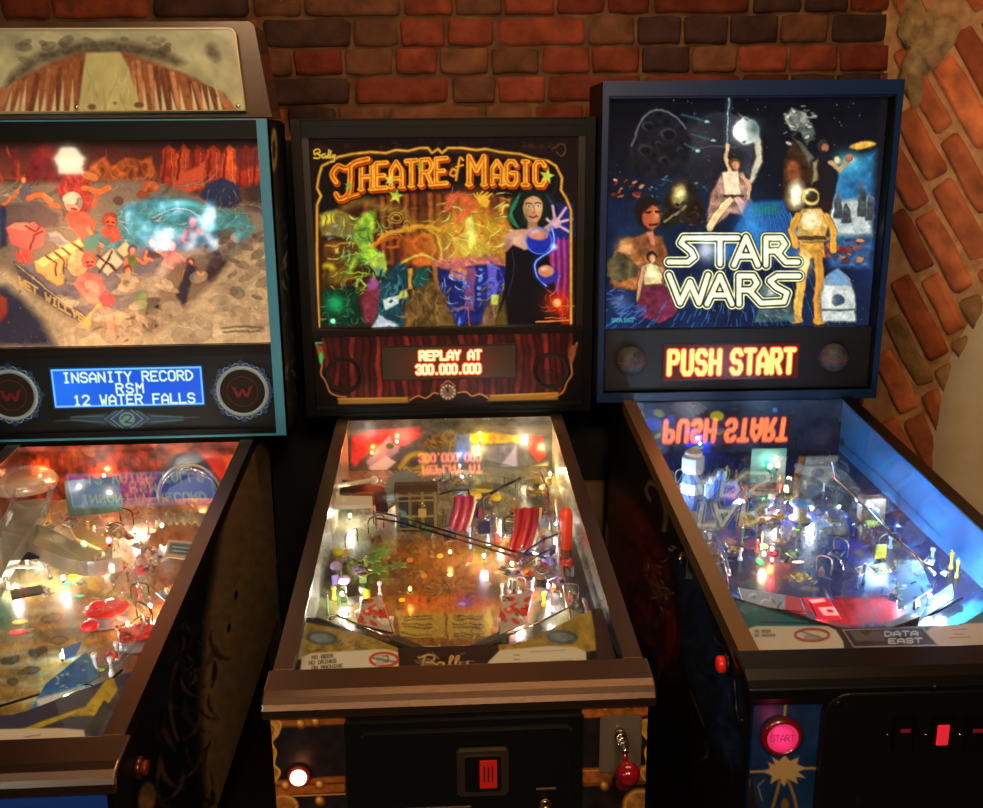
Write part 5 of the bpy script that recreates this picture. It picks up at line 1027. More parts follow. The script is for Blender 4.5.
# playfield
pf = playfield(m, pf_rafting, root, art_gloss)
def bbl(c):
    c.C[:] = (150,60,34); c.mottle(8,.8,3); c.blobs(60,(-60,250,445,505),(3,8),[(190,84,40),(120,44,26),(206,120,70),(96,40,30),(170,100,80)],4,.8); c.poly([(176,455),(196,452),(222,470),(240,500),(150,500),(158,478)],(30,56,96),2); c.poly([(200,452),(216,452),(240,466),(236,500),(224,486)],(206,64,60),2); c.poly([(222,456),(245,452),(240,500),(230,490)],(226,96,46),1.5,tex=.3)
    for x in range(-20,200,7): c.line([(x,458),(x+2,475)],1.4,(110,40,20),alpha=.6)
backboard(m, bbl, root, art_gloss)
for sx in (-1,1): innerwall('side_liner', m, sx, lambda c: c.grad(-400,400,440,780,(96,56,40),(110,80,56)), root, art_gloss)
def apl(c):
    c.C[:] = (52,56,84); c.poly([(-300,700),(108,676),(112,700),(88,742),(-300,760)],(54,58,82),1); c.poly([(-10,742),(40,722),(86,706),(112,672),(118,690),(100,716),(70,716),(14,738)],(180,160,40),1,tex=.2); c.strokes(10,(56,92,704,718),10,(1,1.4),[(80,70,30)],3,(-.3,.1))
    c.poly([(-300,734),(60,728),(84,730),(86,742),(70,760),(-300,770)],(206,196,176),.8); c.line([(24,737),(40,735)],1,(120,110,100)); c.line([(2,741),(16,740)],.8,(120,110,100)); c.line([(-40,741),(-10,740)],.8,(120,110,100)); c.poly([(86,730),(104,700),(112,706),(96,742)],(30,30,44),1)
apron(m, apl, root)
amber = mat('amber_plastic', (236,150,24), .3); smoke = clearmat('smoked_clear', (214,212,200), .10, .14, .42, (206,200,184))
# clear ramp sweeping down from the domed cover at the upper left
def ramp(pts, w, h, material, name='ramp', t=.002): return MB().channel(smoothpath([at(m,*p) for p in pts], 7), w, h, t).build(name, material, root)
ramp([(10,540,.09),(34,545,.08),(62,560,.07),(92,570,.055),(118,566,.05)], .06, .03, smoke)
ramp([(-20,600,.07),(-4,570,.08),(14,545,.09),(28,520,.095),(34,500,.095)], .07, .03, smoke)
dm = MB(); p = at(m,28,512,.0); dm.lathe([(.075,.062),(.075,.080),(.066,.092),(.045,.100),(.022,.103),(.002,.1035)], (p.x,p.y,p.z), 26); dm.build('ramp_dome', smoke, root)
for (a, b, hh) in (((2,572),(14,560),.07),((28,570),(48,592),.06),((8,590),(40,588),.05),((50,566),(44,590),.05)):
    P = at(m,*a,.0); Q = at(m,*b,.0); d = MB(); d.tube([(P.x,P.y,P.z+hh),(P.x,P.y,P.z+.002)], .004, 8); d.tube([(Q.x,Q.y,Q.z+hh*.9),(P.x,P.y,P.z+hh)], .0035, 8); d.build('ramp_bracket', white, root)
plate(m, [(2,560),(24,533),(30,536),(12,572),(6,574)], .075, .003, amber, root); plate(m, [(48,552),(56,548),(58,560),(50,566)], .06, .003, amber, root); plate(m, [(80,566),(88,560),(92,566),(84,572)], .05, .003, amber, root)
plate(m, [(10,556),(44,552),(44,558),(10,562)], .08, .004, darkmetal, root, 'bracket_bar'); plate(m, [(10,592),(42,586),(44,594),(12,600)], .03, .003, darkmetal, root, 'bracket_bar')
# green translucent sign board with two lamps
def gb(c): c.C[:] = (58,80,66); c.mottle(8,.35,1); c.line([(78,520),(122,512)],5,(60,80,60),1.5); c.poly([(72,480),(124,484),(124,506),(72,512)],(70,92,96),2,alpha=.5); c.line([(98,494),(120,491)],1.2,(50,60,70)); c.soft(72,486,5,5,(120,110,220),.5)
A = at(m,70,530,.0); 
panel('sign_board', m, lambda u,v: (A.x+(at(m,124,523,0).x-A.x)*u, A.y+.03*u, pz(A.y)+.115-.085*v), 60, 40, gb, artmat('cloudy_green', rough=.2, coat=.3), root)
for px, py, cl in ((84,508,(120,255,90)),(109,504,(255,60,110))): p = at(m,px,py+30,.085); bulb(m, (p.x,p.y-.004,p.z-.012), .05, cl, .0055, root, 'sign_lamp', 10)
plate(m, [(72,532),(82,528),(114,546),(112,556),(76,540)], .05, .006, mat('tan_plastic',(196,160,90),.4), root); wire(m, [(94,526,.04),(95,534,.0)], .003, white, root, 'post')
for px,py,h,w_ in ((34,520,.05,.25),(60,560,.04,.15),(10,560,.04,.15)): glow(m,px,py,h,w_,(255,240,215),root)
# arched wire and rocky ramp at the right
c0 = at(m,190,508,.0); MB().tube([(c0.x+.075*math.cos(q*math.pi/16), c0.y+.01, c0.z+.02+.085*math.sin(q*math.pi/16)) for q in range(17)], .0035, 8).build('clear_arch', smoke, root)
MB().tube([(c0.x+.068*math.cos(q*math.pi/16), c0.y+.004, c0.z+.02+.076*math.sin(q*math.pi/16)) for q in range(17)], .0015, 6).build('arch_wire', chrome, root)
sgn = MB(); sgn.prism([(c0.x-.055,c0.z+.02),(c0.x+.06,c0.z+.02),(c0.x+.055,c0.z+.06),(c0.x+.02,c0.z+.078),(c0.x-.02,c0.z+.062),(c0.x-.05,c0.z+.045)], 'y', c0.y+.012, c0.y+.016); sgn.build('reflection_plate', mat('reflection_blue',(44,66,110),.5), root)  # added plate, coloured like the score display's reflection in the glass
rk = MB(); P = at(m,176,545,.03); n = 22
vs = []; 
for j in range(7):
    for i in range(n):
        u = i/(n-1); v = j/6; x = P.x-.055+.115*u; y = P.y-.035+.085*v; vs.append((x, y, pz(y)+.03+.035*math.sin(math.pi*min(1,u*1.0))**.4*math.sin(math.pi*(.15+.7*v))+.006*math.sin(i*2.3+j*1.7)))
rk.add(vs, [(j*n+i,j*n+i+1,(j+1)*n+i+1,(j+1)*n+i) for j in range(6) for i in range(n-1)], 0, True); rko = rk.build('rock_ramp', mat('orange_rock',(176,100,44),.8,noise=(120,62,30),bump=.6,nscale=50), root); rko.modifiers.new('thickness','SOLIDIFY').thickness = .004
def sg(c): c.C[:] = (206,186,150); c.poly([(170,543),(194,545),(191,556),(168,554)],(60,90,84),1); c.line([(173,547),(190,549)],1.2,(190,210,190)); c.line([(173,551),(188,552.5)],1.2,(190,210,190))
artplate(m, [(168,540),(197,542),(192,560),(165,557)], .066, sg, root, 'small_sign', bg=(206,186,150))
for j, (px, py, r, h) in enumerate(((108,604,.038,.028),(140,628,.032,.028))): bumper(m, px, py+18, (206,22,26), root, r, h, .25)
for px,py in ((98,592),(90,612)): 
    p = at(m,px,py+14,.03); MB().ball(p,.016,0,12,.6).build('red_dome', mat('red_glow',(214,30,34),.3,emit=(200,20,24),es=.3), root)
P1 = smoothpath([at(m,*p) for p in ((96,560,.06),(112,580,.06),(132,600,.06),(146,622,.06),(120,660,.06),(96,672,.06))], 7); MB().tube(P1, .004, 8).build('clear_rail', clearp, root)
P1 = smoothpath([at(m,*p) for p in ((150,540,.06),(138,560,.06),(136,580,.06),(148,600,.06))], 7); MB().tube(P1, .005, 8).build('clear_rail', clearp, root)
for pp in (((96,672),(112,676)),((118,660),(122,650))): 
    for q in pp: post(at(m,*q,0), .035, .005, white, root)
def sl(c): c.C[:] = (60,140,200); c.poly([(40,690),(70,662),(86,664),(88,690),(60,700)],(30,110,190),2,tex=.3); c.blobs(14,(44,88,660,690),(1,3),[(180,220,236)],2); c.poly([(36,700),(90,684),(92,700),(40,712)],(220,236,240),1.5); c.poly([(56,704),(84,692),(88,702),(66,712)],(50,130,210),1)
artplate(m, [(46,684),(86,652),(100,676),(28,714)], .035, sl, root, 'slingshot_plastic')
plate(m, [(62,650),(82,642),(76,656),(66,660)], .03, .002, mat('sky_plastic',(60,140,226),.3), root)
wire(m, [(-20,712,.03),(40,694,.032),(84,684,.034),(92,686,.034),(93,700,.01)], .0022, darkmetal, root); wire(m, [(96,706,.01),(98,690,.04),(108,682,.04),(122,670,.04)], .0022, darkmetal, root)
flipper(m, 66, 722, 16, 744, root, mat('yellow_plastic',(206,190,60),.35))
for (x,y,rx,ry,cl,lt) in ((20,614,.014,.008,(240,190,20),.4),(18,624,.016,.009,(226,40,50),.4),(74,568,.011,.006,(250,200,30),.5),(68,576,.009,.005,(40,200,150),.6),(80,588,.009,.005,(40,190,140),.5),(100,662,.008,.004,(180,210,60),.4)): insert(m,x,y+8,rx,ry,cl,root,lt)
for px, py, w_, cl in ((135,524,.4,(255,250,230)),(63,572,.35,(255,250,230)),(15,580,.4,(255,250,235)),(112,598,.25,(255,200,190)),(128,618,.2,(255,160,130)),(162,520,.3,(255,250,230)),(62,650,.3,(200,230,255)),(66,690,.35,(220,236,255)),(150,600,.3,(255,226,190)),(104,548,.2,(255,240,210)),(-60,640,.8,(255,240,210)),(40,470,.4,(255,170,110)),(200,480,.35,(255,150,90)),(104,470,.3,(255,170,110))): bulb(m, bp(m,px,py+6,.016), w_*.95, cl, .004, root)
bulb(m, at(m,174,590,.03), .06, (255,150,20), .005, root, 'orange_lamp', 8); bulb(m, at(m,181,591,.03), .05, (190,150,255), .004, root, 'violet_lamp', 8)
clutter(m,(0,130,520,600),40,[(200,196,180),(214,150,40),(150,140,120),(90,80,60),(170,60,50)],root,11); clutter(m,(110,200,520,680),50,[(190,150,110),(190,60,50),(220,210,190),(120,90,60),(90,110,130)],root,12,.04)
# flipper button, front
fb = MB(); p = Vector(hit(m,137,768,(1,0,0),.2845)); fb.lathe([(.017,0),(.017,.006),(.014,.009)], (.2845,p.y,p.z), 20, 0, 'x'); fb.lathe([(.011,.007),(.011,.014),(.009,.016)], (.2845,p.y,p.z), 16, 1, 'x'); fb.build('flipper_button', [mat('bronze_ring',(110,70,46),.3,.8), mat('dull_red',(120,30,24),.4)], root)
sideart('side_print', m, 1, art_blackside, cab, art_print)
panel('front_print', m, lambda u,v: (-.28+.56*u, -.0712+0*u, -.036-.40*v), 120, 60, lambda c: c.grad(-500,200,780,900,(20,60,140),(16,50,120)), art_print, cab)

# ------------------------------------------------------------------ magic machine
m = 'm'
root, box_, cab = make_machine(m, 'black pinball machine with a gold-lettered magic show backglass and brass-coloured lockbar, in the middle', 0, (copper, copper), copper, WPC, blackw, (.022,.022,.002,.004), blackw)
backing('display_frame', -.350, .350, .318, .843, BY+.022, BY+.03, box_); MB().box((-.347,BY+.002,.802),(.347,BY+.02,.843)).build('top_board', blackw, box_)
for sx in (-1,1): MB().box((min(sx*.325,sx*.347),BY+.004,.318),(max(sx*.325,sx*.347),BY+.02,.802)).build('side_molding', mat('dark_brown_molding',(26,17,13),.4), box_)
flatpanel('backglass', m, -.325, .323, .338, .801, BY+.018, art_magic, art_lit, box_, 440, label='backlit glass with gold title lettering over a stage scene')
backing('channel', -.347, .347, .318, .337, BY+.002, BY+.02, box_, mat('dark_bronze'))
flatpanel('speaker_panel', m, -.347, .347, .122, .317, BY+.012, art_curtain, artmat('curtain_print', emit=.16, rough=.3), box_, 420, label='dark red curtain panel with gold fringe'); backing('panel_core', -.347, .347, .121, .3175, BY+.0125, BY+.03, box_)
def dmg(c):
    c.C[:] = (44,34,22); c.soft(68,17,44,20,(140,36,10),.75)
    for wd, cl in ((4.4,(280,80,24)),(2.6,(500,270,196))):
        letters(c,'REPLAY AT',36,13,4.8,8.2,6.7,wd,cl,aa=.5); letters(c,'300.000.000',32.5,27,4.2,8.6,5.7,wd,cl,aa=.5)
dd = dotdisplay('score_display', m, -.168, .170, .205, .288, BY+.009, dmg, box_, (44,34,22), 1.1)
MB().rbox((-.172,BY+.0095,.201),(.174,BY+.013,.292),.001).build('display_bezel', mat('olive_bezel',(40,34,22),.3), dd)
for sx, x in ((-1,-.267),(1,.262)): speaker(box_, x, .219, .048, BY+.011, mat('cone_black'))
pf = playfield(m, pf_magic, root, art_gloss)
def bbm(c):
    c.C[:] = (84,80,70); c.mottle(8,.4,3); c.poly([(352,436),(372,430),(398,430),(396,440),(372,446),(356,466),(350,462)],(214,40,20),1.5,tex=.3); c.poly([(366,462),(392,432),(402,436),(398,452),(372,470)],(170,160,190),1.2); c.poly([(368,468),(386,456),(396,462),(380,476)],(226,220,226),1)
    c.poly([(388,432),(420,426),(422,436),(404,446),(392,444)],(226,60,50),1.2,tex=.3); c.ell(390,446,4,3,(50,110,50)); c.line(smooth2([(400,468),(410,456),(424,454),(426,462),(414,470),(404,468)]),5,(190,160,40),1.5)
    c.poly([(424,440),(440,432),(466,430),(464,446),(440,450),(424,448)],(120,92,30),1.5,tex=.5); c.strokes(18,(424,466,432,448),10,(.8,1.4),[(190,150,60),(60,40,20)],5,(.8,1.6)); c.poly([(456,434),(474,434),(474,462),(456,462)],(90,110,170),2,tex=.3)
    c.poly([(470,434),(496,432),(518,436),(518,442),(490,444),(470,442)],(190,160,40),1.2,tex=.4); c.poly([(470,446),(516,444),(510,470),(470,474)],(110,112,130),2,tex=.3); c.poly([(500,466),(516,446),(518,466),(506,474)],(170,160,200),1.5); c.poly([(522,436),(542,436),(546,456),(538,462),(526,446)],(220,50,30),1.2,tex=.3); c.poly([(520,470),(548,462),(548,474),(524,480)],(214,200,150),1.5)
    c.line([(518,446),(532,474)],2,(70,60,50)); c.line([(350,430),(350,470)],2,(60,56,50))
backboard(m, bbm, root, art_gloss)
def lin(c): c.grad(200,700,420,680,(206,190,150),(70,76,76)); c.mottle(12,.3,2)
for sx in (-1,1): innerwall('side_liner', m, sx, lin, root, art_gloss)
def apm(c):
    c.C[:] = (26,20,28); c.poly([(295,620),(398,640),(398,652),(372,652),(296,660)],(150,130,50),1,tex=.3); c.poly([(498,645),(590,606),(600,650),(585,652),(500,656)],(150,130,50),1,tex=.3); c.strokes(30,(304,370,640,652),10,(.8,1.2),[(70,56,24)],2,(-.3,.3))
    for cx, cy in ((322,638),(562,637)): c.ell(cx,cy,16,7,(70,86,96),.08,1,tex=.3); c.ell(cx,cy,12,4.5,(110,126,130),.08,1,tex=.3)
    c.poly([(302,657),(312,653),(385,649),(398,652),(399,668),(398,690),(296,700)],(206,206,186),.7); c.poly([(488,662),(500,650),(548,646),(576,647),(586,652),(588,690),(488,690)],(206,206,186),.7)
    for t,y in (('NO BEER',659.0),('NO DRINKS',664.6),('ON MACHINE',669.6)): letters(c,t,312 if t!='NO DRINKS' else 309,y,2.3,3.2,3.1,.75,(60,50,44),slope=-.08,aa=.45)
    c.line([(384+14*math.cos(q*.3),659.5+6.6*math.sin(q*.3)) for q in range(22)],2.6,(196,60,44),.6); c.poly([(376,655),(384,654),(384,665),(376,666)],(170,180,170),.6); c.line([(384,656),(388,656),(388,662),(384,662)],1,(60,50,44)); c.line([(373,658),(396,662)],1.8,(60,50,44),alpha=.6)
    for k in range(3): c.line([(514,655+k*4.6),(519,655+k*4.6)],1,(120,120,112))
    c.line([(530,652),(566,650)],.9,(150,150,140)); c.line([(550,661),(572,660)],1,(150,150,130))
    for wd, cl in ((3.6,(70,40,10)),(2.0,(206,180,110))):
        for P in ([(421,670),(423,663),(425,656)],[(419,658),(427,655),(434,656),(433,661),(426,662.5),(435,663.5),(434,669),(421,670)],[(444,663),(439,662.5),(437,667),(441,669),(444,663),(444,669),(447,668)],[(447,668),(453,657.5),(450.5,657),(449,668),(452,669)],[(453,668),(459,657.5),(456.5,657),(455,668),(458,669)],[(460,662),(460.5,668),(465,667),(468,661.5),(465,671),(459,675)]): c.line(smooth2(P),wd*.8,cl)
    for k in range(16): q = R.uniform(0,6.3); c.line([(446+14*math.cos(q),662+4*math.sin(q)),(446+R.uniform(24,34)*math.cos(q),660+9*math.sin(q))],.8,(150,140,110))
    c.poly([(592,600),(640,600),(640,700),(600,700)],(60,44,30),1)
apron(m, apm, root)
def ramp(pts, w, h, material, name='ramp', t=.002): return MB().channel(smoothpath([at(m,*p) for p in pts], 7), w, h, t).build(name, material, root)
# trunk with straps and padlock
wood_dark = mat('trunk_panel', (52,46,34), .6, noise=(34,30,24), nscale=60); strap = mat('trunk_brass', (140,124,66), .4, .5)
P = at(m,417,531,.0); w_, d_, h_ = .046, .06, .098; z0 = P.z+.004
tk = MB(); tk.rbox((P.x-w_,P.y,z0),(P.x+w_,P.y+d_,z0+h_*.74), .003); tr = tk.build('magic_trunk', wood_dark, root, label='dark trunk with brass straps and a padlock')
ld = MB(); ld.prism([(P.y-.002,z0+h_*.76),(P.y+d_+.002,z0+h_*.76),(P.y+d_+.002,z0+h_*.9),(P.y+d_*.7,z0+h_*1.0),(P.y+d_*.3,z0+h_*1.0),(P.y-.002,z0+h_*.9)], 'x', P.x-w_-.002, P.x+w_+.002); ld.build('trunk_lid', mat('trunk_lid', (74,52,34), .6), tr)
st = MB()
for x in (-.042,-.014,.014,.042): st.box((P.x+x-.0035,P.y-.0035,z0),(P.x+x+.0035,P.y-.0005,z0+h_*.9))
for z in (.0,.30,.68,.80): st.box((P.x-w_,P.y-.003,z0+h_*z),(P.x+w_,P.y-.0002,z0+h_*z+.005))
st.build('trunk_strap', strap, tr)
lk = MB(); lk.rbox((P.x+.004,P.y-.010,z0+h_*.32),(P.x+.022,P.y-.004,z0+h_*.52), .001); lk.tube([(P.x+.007,P.y-.007,z0+h_*.5)]+[(P.x+.013-.006*math.cos(q*.52),P.y-.007,z0+h_*.58+.007*math.sin(q*.52)) for q in range(7)]+[(P.x+.019,P.y-.007,z0+h_*.5)], .0014, 6, 1); lk.build('padlock', [mat('padlock_brass',(214,190,110),.3,.6), chrome], tr)
# red curtain scoops
for px, py, s in ((458,532,.85),(520,552,1.0)):
    P = at(m,px,py,.0); cu = MB(); vs = []; n = 16
    for j in range(12):
        v = j/11
        for i in range(n): u = i/(n-1); vs.append((P.x+(-.028+.05*u+.022*math.sin(v*1.6))*s, P.y-.004*math.sin(u*14)+.03*math.sin(v*1.2)*s, P.z+.002+.088*s*v))
    cu.add(vs, [(j*n+i,j*n+i+1,(j+1)*n+i+1,(j+1)*n+i) for j in range(11) for i in range(n-1)], 0, True); o = cu.build('curtain_scoop', mat('scarlet_plastic',(160,22,16),.35,coat=.4), root); o.modifiers.new('thickness','SOLIDIFY').thickness = .003
    e = MB(); e.tube([(P.x+(.024+.022*math.sin(v/11*1.6))*s, P.y-.004+.03*math.sin(v/11*1.2)*s, P.z+.002+.088*s*v/11) for v in range(12)], .003, 7); e.build('scoop_edge', mat('cream_plastic',(226,206,150),.4), o)
# circular saw blade, bone lever, white lane covers, brown disc
P = at(m,405,500,.05); sw = MB(); n = 60
sw.prism([(P.x+(.050 if k%2 else .043)*math.cos(2*math.pi*k/n), P.z+.018+(.050 if k%2 else .043)*math.sin(2*math.pi*k/n)) for k in range(n)], 'y', P.y+.02, P.y+.022); sw.build('saw_blade', mat('blade_grey',(170,182,180),.35,.3), root)
P = at(m,330,487,.06); Q = at(m,374,480,.08); bn = MB(); bn.tube(smoothpath([P,(P+Q)/2,Q],4), .0055, 10); bn.ball(P+Vector((0,.004,0)),.0085,0,10); bn.ball(P+Vector((0,-.004,0)),.0085,0,10); bn.ball(Q,.010,0,10); bn.build('bone_lever', mat('bone_white',(230,224,204),.4), root)
P = at(m,365,500,.05); MB().lathe([(.042,0),(.044,.004),(.030,.008),(.014,.008),(.010,.002),(.001,.002)], (P.x,P.y,P.z), 30).build('brown_disc', mat('brown_disc',(122,72,38),.45), root)
plate(m, [(328,500),(372,500),(373,508),(327,510)], .05, .010, white, root, 'lane_cover'); plate(m, [(330,484),(338,480),(392,490),(392,498),(332,494)], .035, .004, darkmetal, root, 'bracket_bar'); plate(m, [(374,500),(386,500),(388,512),(376,512)], .05, .02, blackp, root, 'motor_box')
# wire ramps
wire(m, [(376,512,.05),(398,516,.05),(430,526,.05),(470,538,.05),(516,552,.05),(546,558,.05)], .0024, darkmetal, root); wire(m, [(376,518,.045),(398,522,.045),(430,531,.045),(470,543,.045),(516,557,.045)], .0024, darkmetal, root)
wire(m, [(440,494,.07),(455,490,.07),(468,490,.07),(470,498,.04)], .0024, darkmetal, root); wire(m, [(490,494,.06),(500,488,.07),(512,482,.07),(520,478,.07)], .004, darkmetal, root, 'lever_arm')
wire(m, [(516,560,.05),(530,548,.05),(546,538,.05),(558,534,.05)], .002, darkmetal, root); wire(m, [(526,564,.05),(540,554,.05),(552,548,.05)], .002, darkmetal, root); wire(m, [(540,470,.08),(548,490,.07),(549,512,.05),(552,532,.04)], .002, darkmetal, root)
ramp([(446,494,.06),(466,486,.065),(500,488,.07),(530,500,.07),(545,520,.06),(552,548,.04)], .045, .02, clearp); ramp([(446,470,.06),(470,468,.06),(500,474,.06),(540,486,.06)], .04, .02, clearp)
for px,py,r in ((484,506,.022),(476,514,.014),(496,516,.012),(536,498,.014)): bumper(m, px, py, (226,190,40), root, r, .045, .25)
for px, py, h in ((488,545,.06),(500,540,.05),(470,548,.05),(540,545,.05)): post(at(m,px,py,0), h, .004, mat('ice_post',(170,200,230),.2), root)
P = at(m,566,548,.0); MB().lathe([(.013,0),(.014,.04),(.014,.075),(.011,.088),(.004,.092)], P, 16).build('red_dome_post', mat('flasher_red',(220,60,36),.2,emit=(220,50,20),es=.35,coat=.5), root)
plate(m, [(478,522),(490,522),(490,534),(478,534)], .06, .003, mat('black_card',(30,30,36),.4), root, 'small_sign')
def lf(c): c.C[:] = (110,146,70); c.mottle(4,.7,2)
for px,py,h in ((372,560,.05),(382,552,.055),(378,570,.04),(398,566,.04)):
    P = at(m,px,py,h); fo = MB(); vs = [P]; n = 14
    fo.prism([(P.x+.020*(1 if k%2 else .55)*math.cos(2*math.pi*k/n), P.y+.024*(1 if k%2 else .5)*math.sin(2*math.pi*k/n)) for k in range(n)], 'z', P.z, P.z+.003); fo.build('leaf_plastic', mat('leaf_green',(120,160,70),.35,noise=(70,110,60),nscale=60), root)
for px,py,cl in ((336,566,(180,160,230)),(344,580,(190,170,236)),(338,552,(200,210,60)),(560,580,(150,140,210)),(548,560,(130,126,200))):
    P = at(m,px,py,.03); MB().ball(P,.013,0,10,.7).build('coloured_dome', mat('dome_%d_%d'%cl[:2],cl,.25,coat=.5), root)
clutter(m,(340,555,470,545),70,[(150,140,110),(200,190,160),(90,80,60),(190,60,40),(190,160,50),(110,110,140)],root,1); clutter(m,(500,575,545,610),34,[(120,116,110),(190,190,190),(70,60,60),(130,110,150),(170,40,36)],root,2,.04); clutter(m,(320,372,545,620),24,[(150,150,130),(90,120,60),(130,110,180),(190,180,60)],root,8,.04)
# slingshots
def slg(cx,cy):
    def f(c): c.C[:] = (176,170,160); c.blobs(16,(cx-15,cx+15,cy-14,cy+14),(3,6),[(200,34,36),(170,24,30),(214,210,200)],3,.95); c.blobs(14,(cx-14,cx+14,cy-13,cy+13),(1.2,3),[(236,236,226),(110,150,150),(40,26,26),(206,50,44)],5,.9)
    return f
artplate(m, [(362,600),(380,596),(392,632),(358,624)], .034, slg(372,612), root, 'slingshot_plastic'); artplate(m, [(502,596),(532,592),(526,622),(500,634)], .034, slg(514,610), root, 'slingshot_plastic')
for pts in ([(362,602),(380,596),(392,632),(358,626)],[(502,598),(532,592),(526,622),(500,634)]):
    MB().tube([at(m,*q,.016) for q in pts], .003, 7, closed=True).build('rubber_ring', red, root)
    for q in pts: post(at(m,*q,0), .03, .0045, white, root)
wire(m, [(328,622,.03),(330,616,.034),(336,615,.034),(352,622,.03),(396,640,.02)], .0022, chrome, root); wire(m, [(500,638,.02),(540,622,.03),(572,606,.034),(574,600,.034),(570,598,.02)], .0022, chrome, root)
fd = mat('dark_flipper',(70,62,44),.4); flipper(m, 396, 644, 424, 655, root, fd, darkmetal); flipper(m, 502, 640, 474, 652, root, fd, darkmetal)
for (px,py,h) in ((334,600,.028),(352,600,.028),(544,606,.028),(554,590,.028)): post(at(m,px,py,0), h, .005, mat('amber_plastic'), root)
plate(m, [(346,592),(358,590),(360,602),(348,604)], .03, .014, mat('grey_box',(70,66,56),.5), root, 'switch_box')
# shooter lane
P = at(m,600,655,.02); Q = at(m,584,600,.02); MB().tube([P,Q], .005, 12).build('plunger_rod', chrome, root); wire(m, [(574,648,.03),(560,560,.03),(556,500,.03)], .003, steel, root, 'lane_rail')
for (x,y,rx,ry,cl,lt) in ((402,600,.006,.006,(250,170,30),.8),(410,560,.007,.01,(214,120,40),.3),(440,556,.007,.01,(214,190,60),.3),(470,560,.007,.01,(190,60,40),.3),(424,576,.006,.009,(226,130,40),.3),(486,580,.006,.009,(200,180,60),.3),(450,575,.006,.009,(230,230,200),.2),(462,604,.007,.005,(150,110,220),.5)): insert(m,x,y,rx,ry,cl,root,lt)
for px, py, w_, cl in ((372,449,.3,(255,120,60)),(397,438,.25,(255,130,90)),(478,450,.25,(255,220,110)),(526,440,.4,(255,225,180)),(480,436,.15,(255,210,90)),(460,462,.12,(120,200,255)),(350,512,.45,(255,250,235)),(432,512,.3,(255,246,220)),(500,530,.3,(255,246,225)),(534,478,.4,(255,240,200)),(484,552,.3,(220,230,255)),(342,590,.5,(255,252,240)),(348,606,.4,(255,252,240)),(520,606,.5,(255,250,240)),(548,582,.4,(236,230,255)),(536,530,.3,(255,246,220)),(556,520,.3,(240,244,255)),(512,560,.25,(255,250,236)),(550,470,.3,(255,230,170)),(398,500,.25,(255,246,220)),(552,605,.25,(255,250,240)),(340,650,.12,(255,250,236)),(552,640,.12,(255,250,236)),(410,585,.05,(255,160,60)),(450,548,.05,(255,190,90))): bulb(m, bp(m,px,py+4,.018), w_*.95, cl, .0036, root)
# front: print, coin door, start button, plunger
panel('front_print', m, lambda u,v: (-.283+.566*u, -.0712+0*u, -.022-.43*v), 360, 200, art_scroll, artmat('scroll_print', rough=.35), cab)
cd = MB(); cd.rbox((-.174,-.082,-.42),(.184,-.0715,-.040), .006); cdo = cd.build('coin_door', mat('door_black',(13,13,14),.32,.2), root)
MB().rbox((-.150,-.087,-.40),(.166,-.0822,-.062), .005).build('door_panel', mat('door_black'), cdo)
ct = MB(); ct.rbox((-.008,-.096,-.170),(.070,-.0872,-.086), .004, 0); ct.rbox((.004,-.0975,-.158),(.058,-.0955,-.098), .002, 1); co_ = ct.build('coin_entry', [mat('worn_steel',(90,80,70),.35,.8), mat('coin_black',(8,8,8),.3)], cdo)
ci = MB(); ci.rbox((.026,-.0995,-.152),(.052,-.0972,-.104), .001, 0); ci.box((.032,-.1002,-.140),(.034,-.0994,-.114),1); ci.box((.038,-.1002,-.140),(.040,-.0994,-.114),1); ci.box((.044,-.1002,-.140),(.046,-.0994,-.114),1); ci.build('coin_button', [mat('coin_red',(150,20,16),.3,emit=(150,20,12),es=.5), blackp], co_)
kl = MB(); kl.lathe([(.010,0),(.010,.006),(.007,.008)], (.125,-.088,-.19), 18, 0, 'y'); kl.tube([(.125+.007*math.cos(q*.7),-.098,-.184+.009*math.sin(q*.7)) for q in range(9)], .0012, 6, 1); kl.box((.124,-.0975,-.205),(.127,-.0965,-.19), 1); kl.build('door_lock', [chrome, brass], cdo); MB().box((-.120,-.0885,-.193),(.012,-.0868,-.190)).build('door_slot', steel, cdo); MB().box((.112,-.0885,-.166),(.142,-.0868,-.164)).build('door_mark', steel, cdo)
sb = MB(); sb.lathe([(.0175,0),(.0175,.006),(.0145,.009),(.0145,.006)], (-.246,-.0715,-.134), 26, 0, 'y'); sbo = sb.build('start_button', mat('button_red_ring',(120,26,10),.3), root, label='white-lit start button with a red ring')
MB().lathe([(.0125,.004),(.0125,.011),(.010,.0125),(.001,.013)], (-.246,-.0715,-.134), 22, 0, 'y').build('button_lens', mat('button_lit',(255,240,220),.4,emit=(255,232,205),es=1.6), sbo)
lamp('start_glow','POINT',(-.246,-.10,-.134),.02,(255,150,90),.01,parent=root)
pp = MB(); pp.rbox((.210,-.0765,-.150),(.274,-.0712,-.052), .003); ppo = pp.build('plunger_plate', mat('milky_plate',(96,86,74),.3), root)
pr = MB(); pr.lathe([(.009,0),(.009,.010),(.0045,.012),(.0045,.05)], (.240,-.0765,-.080), 16, 0, 'y'); pr.tube([(.240+.0075*math.cos(q*.7),-.0775-.0012*q,-.080+.0075*math.sin(q*.7)) for q in range(32)], .0012, 6, 0); pr.build('plunger_spring', chrome, ppo)
kb = MB(); kb.lathe([(.004,.05),(.010,.053),(.0165,.063),(.0175,.072),(.014,.083),(.006,.088),(.001,.0885)], (.240,-.0765,-.102), 20, 0, 'y'); kb.tube([(.240,-.118,-.080),(.240,-.128,-.102)], .004, 8); kb.build('plunger_knob', mat('ruby_knob',(130,14,26),.15,coat=.7), ppo)
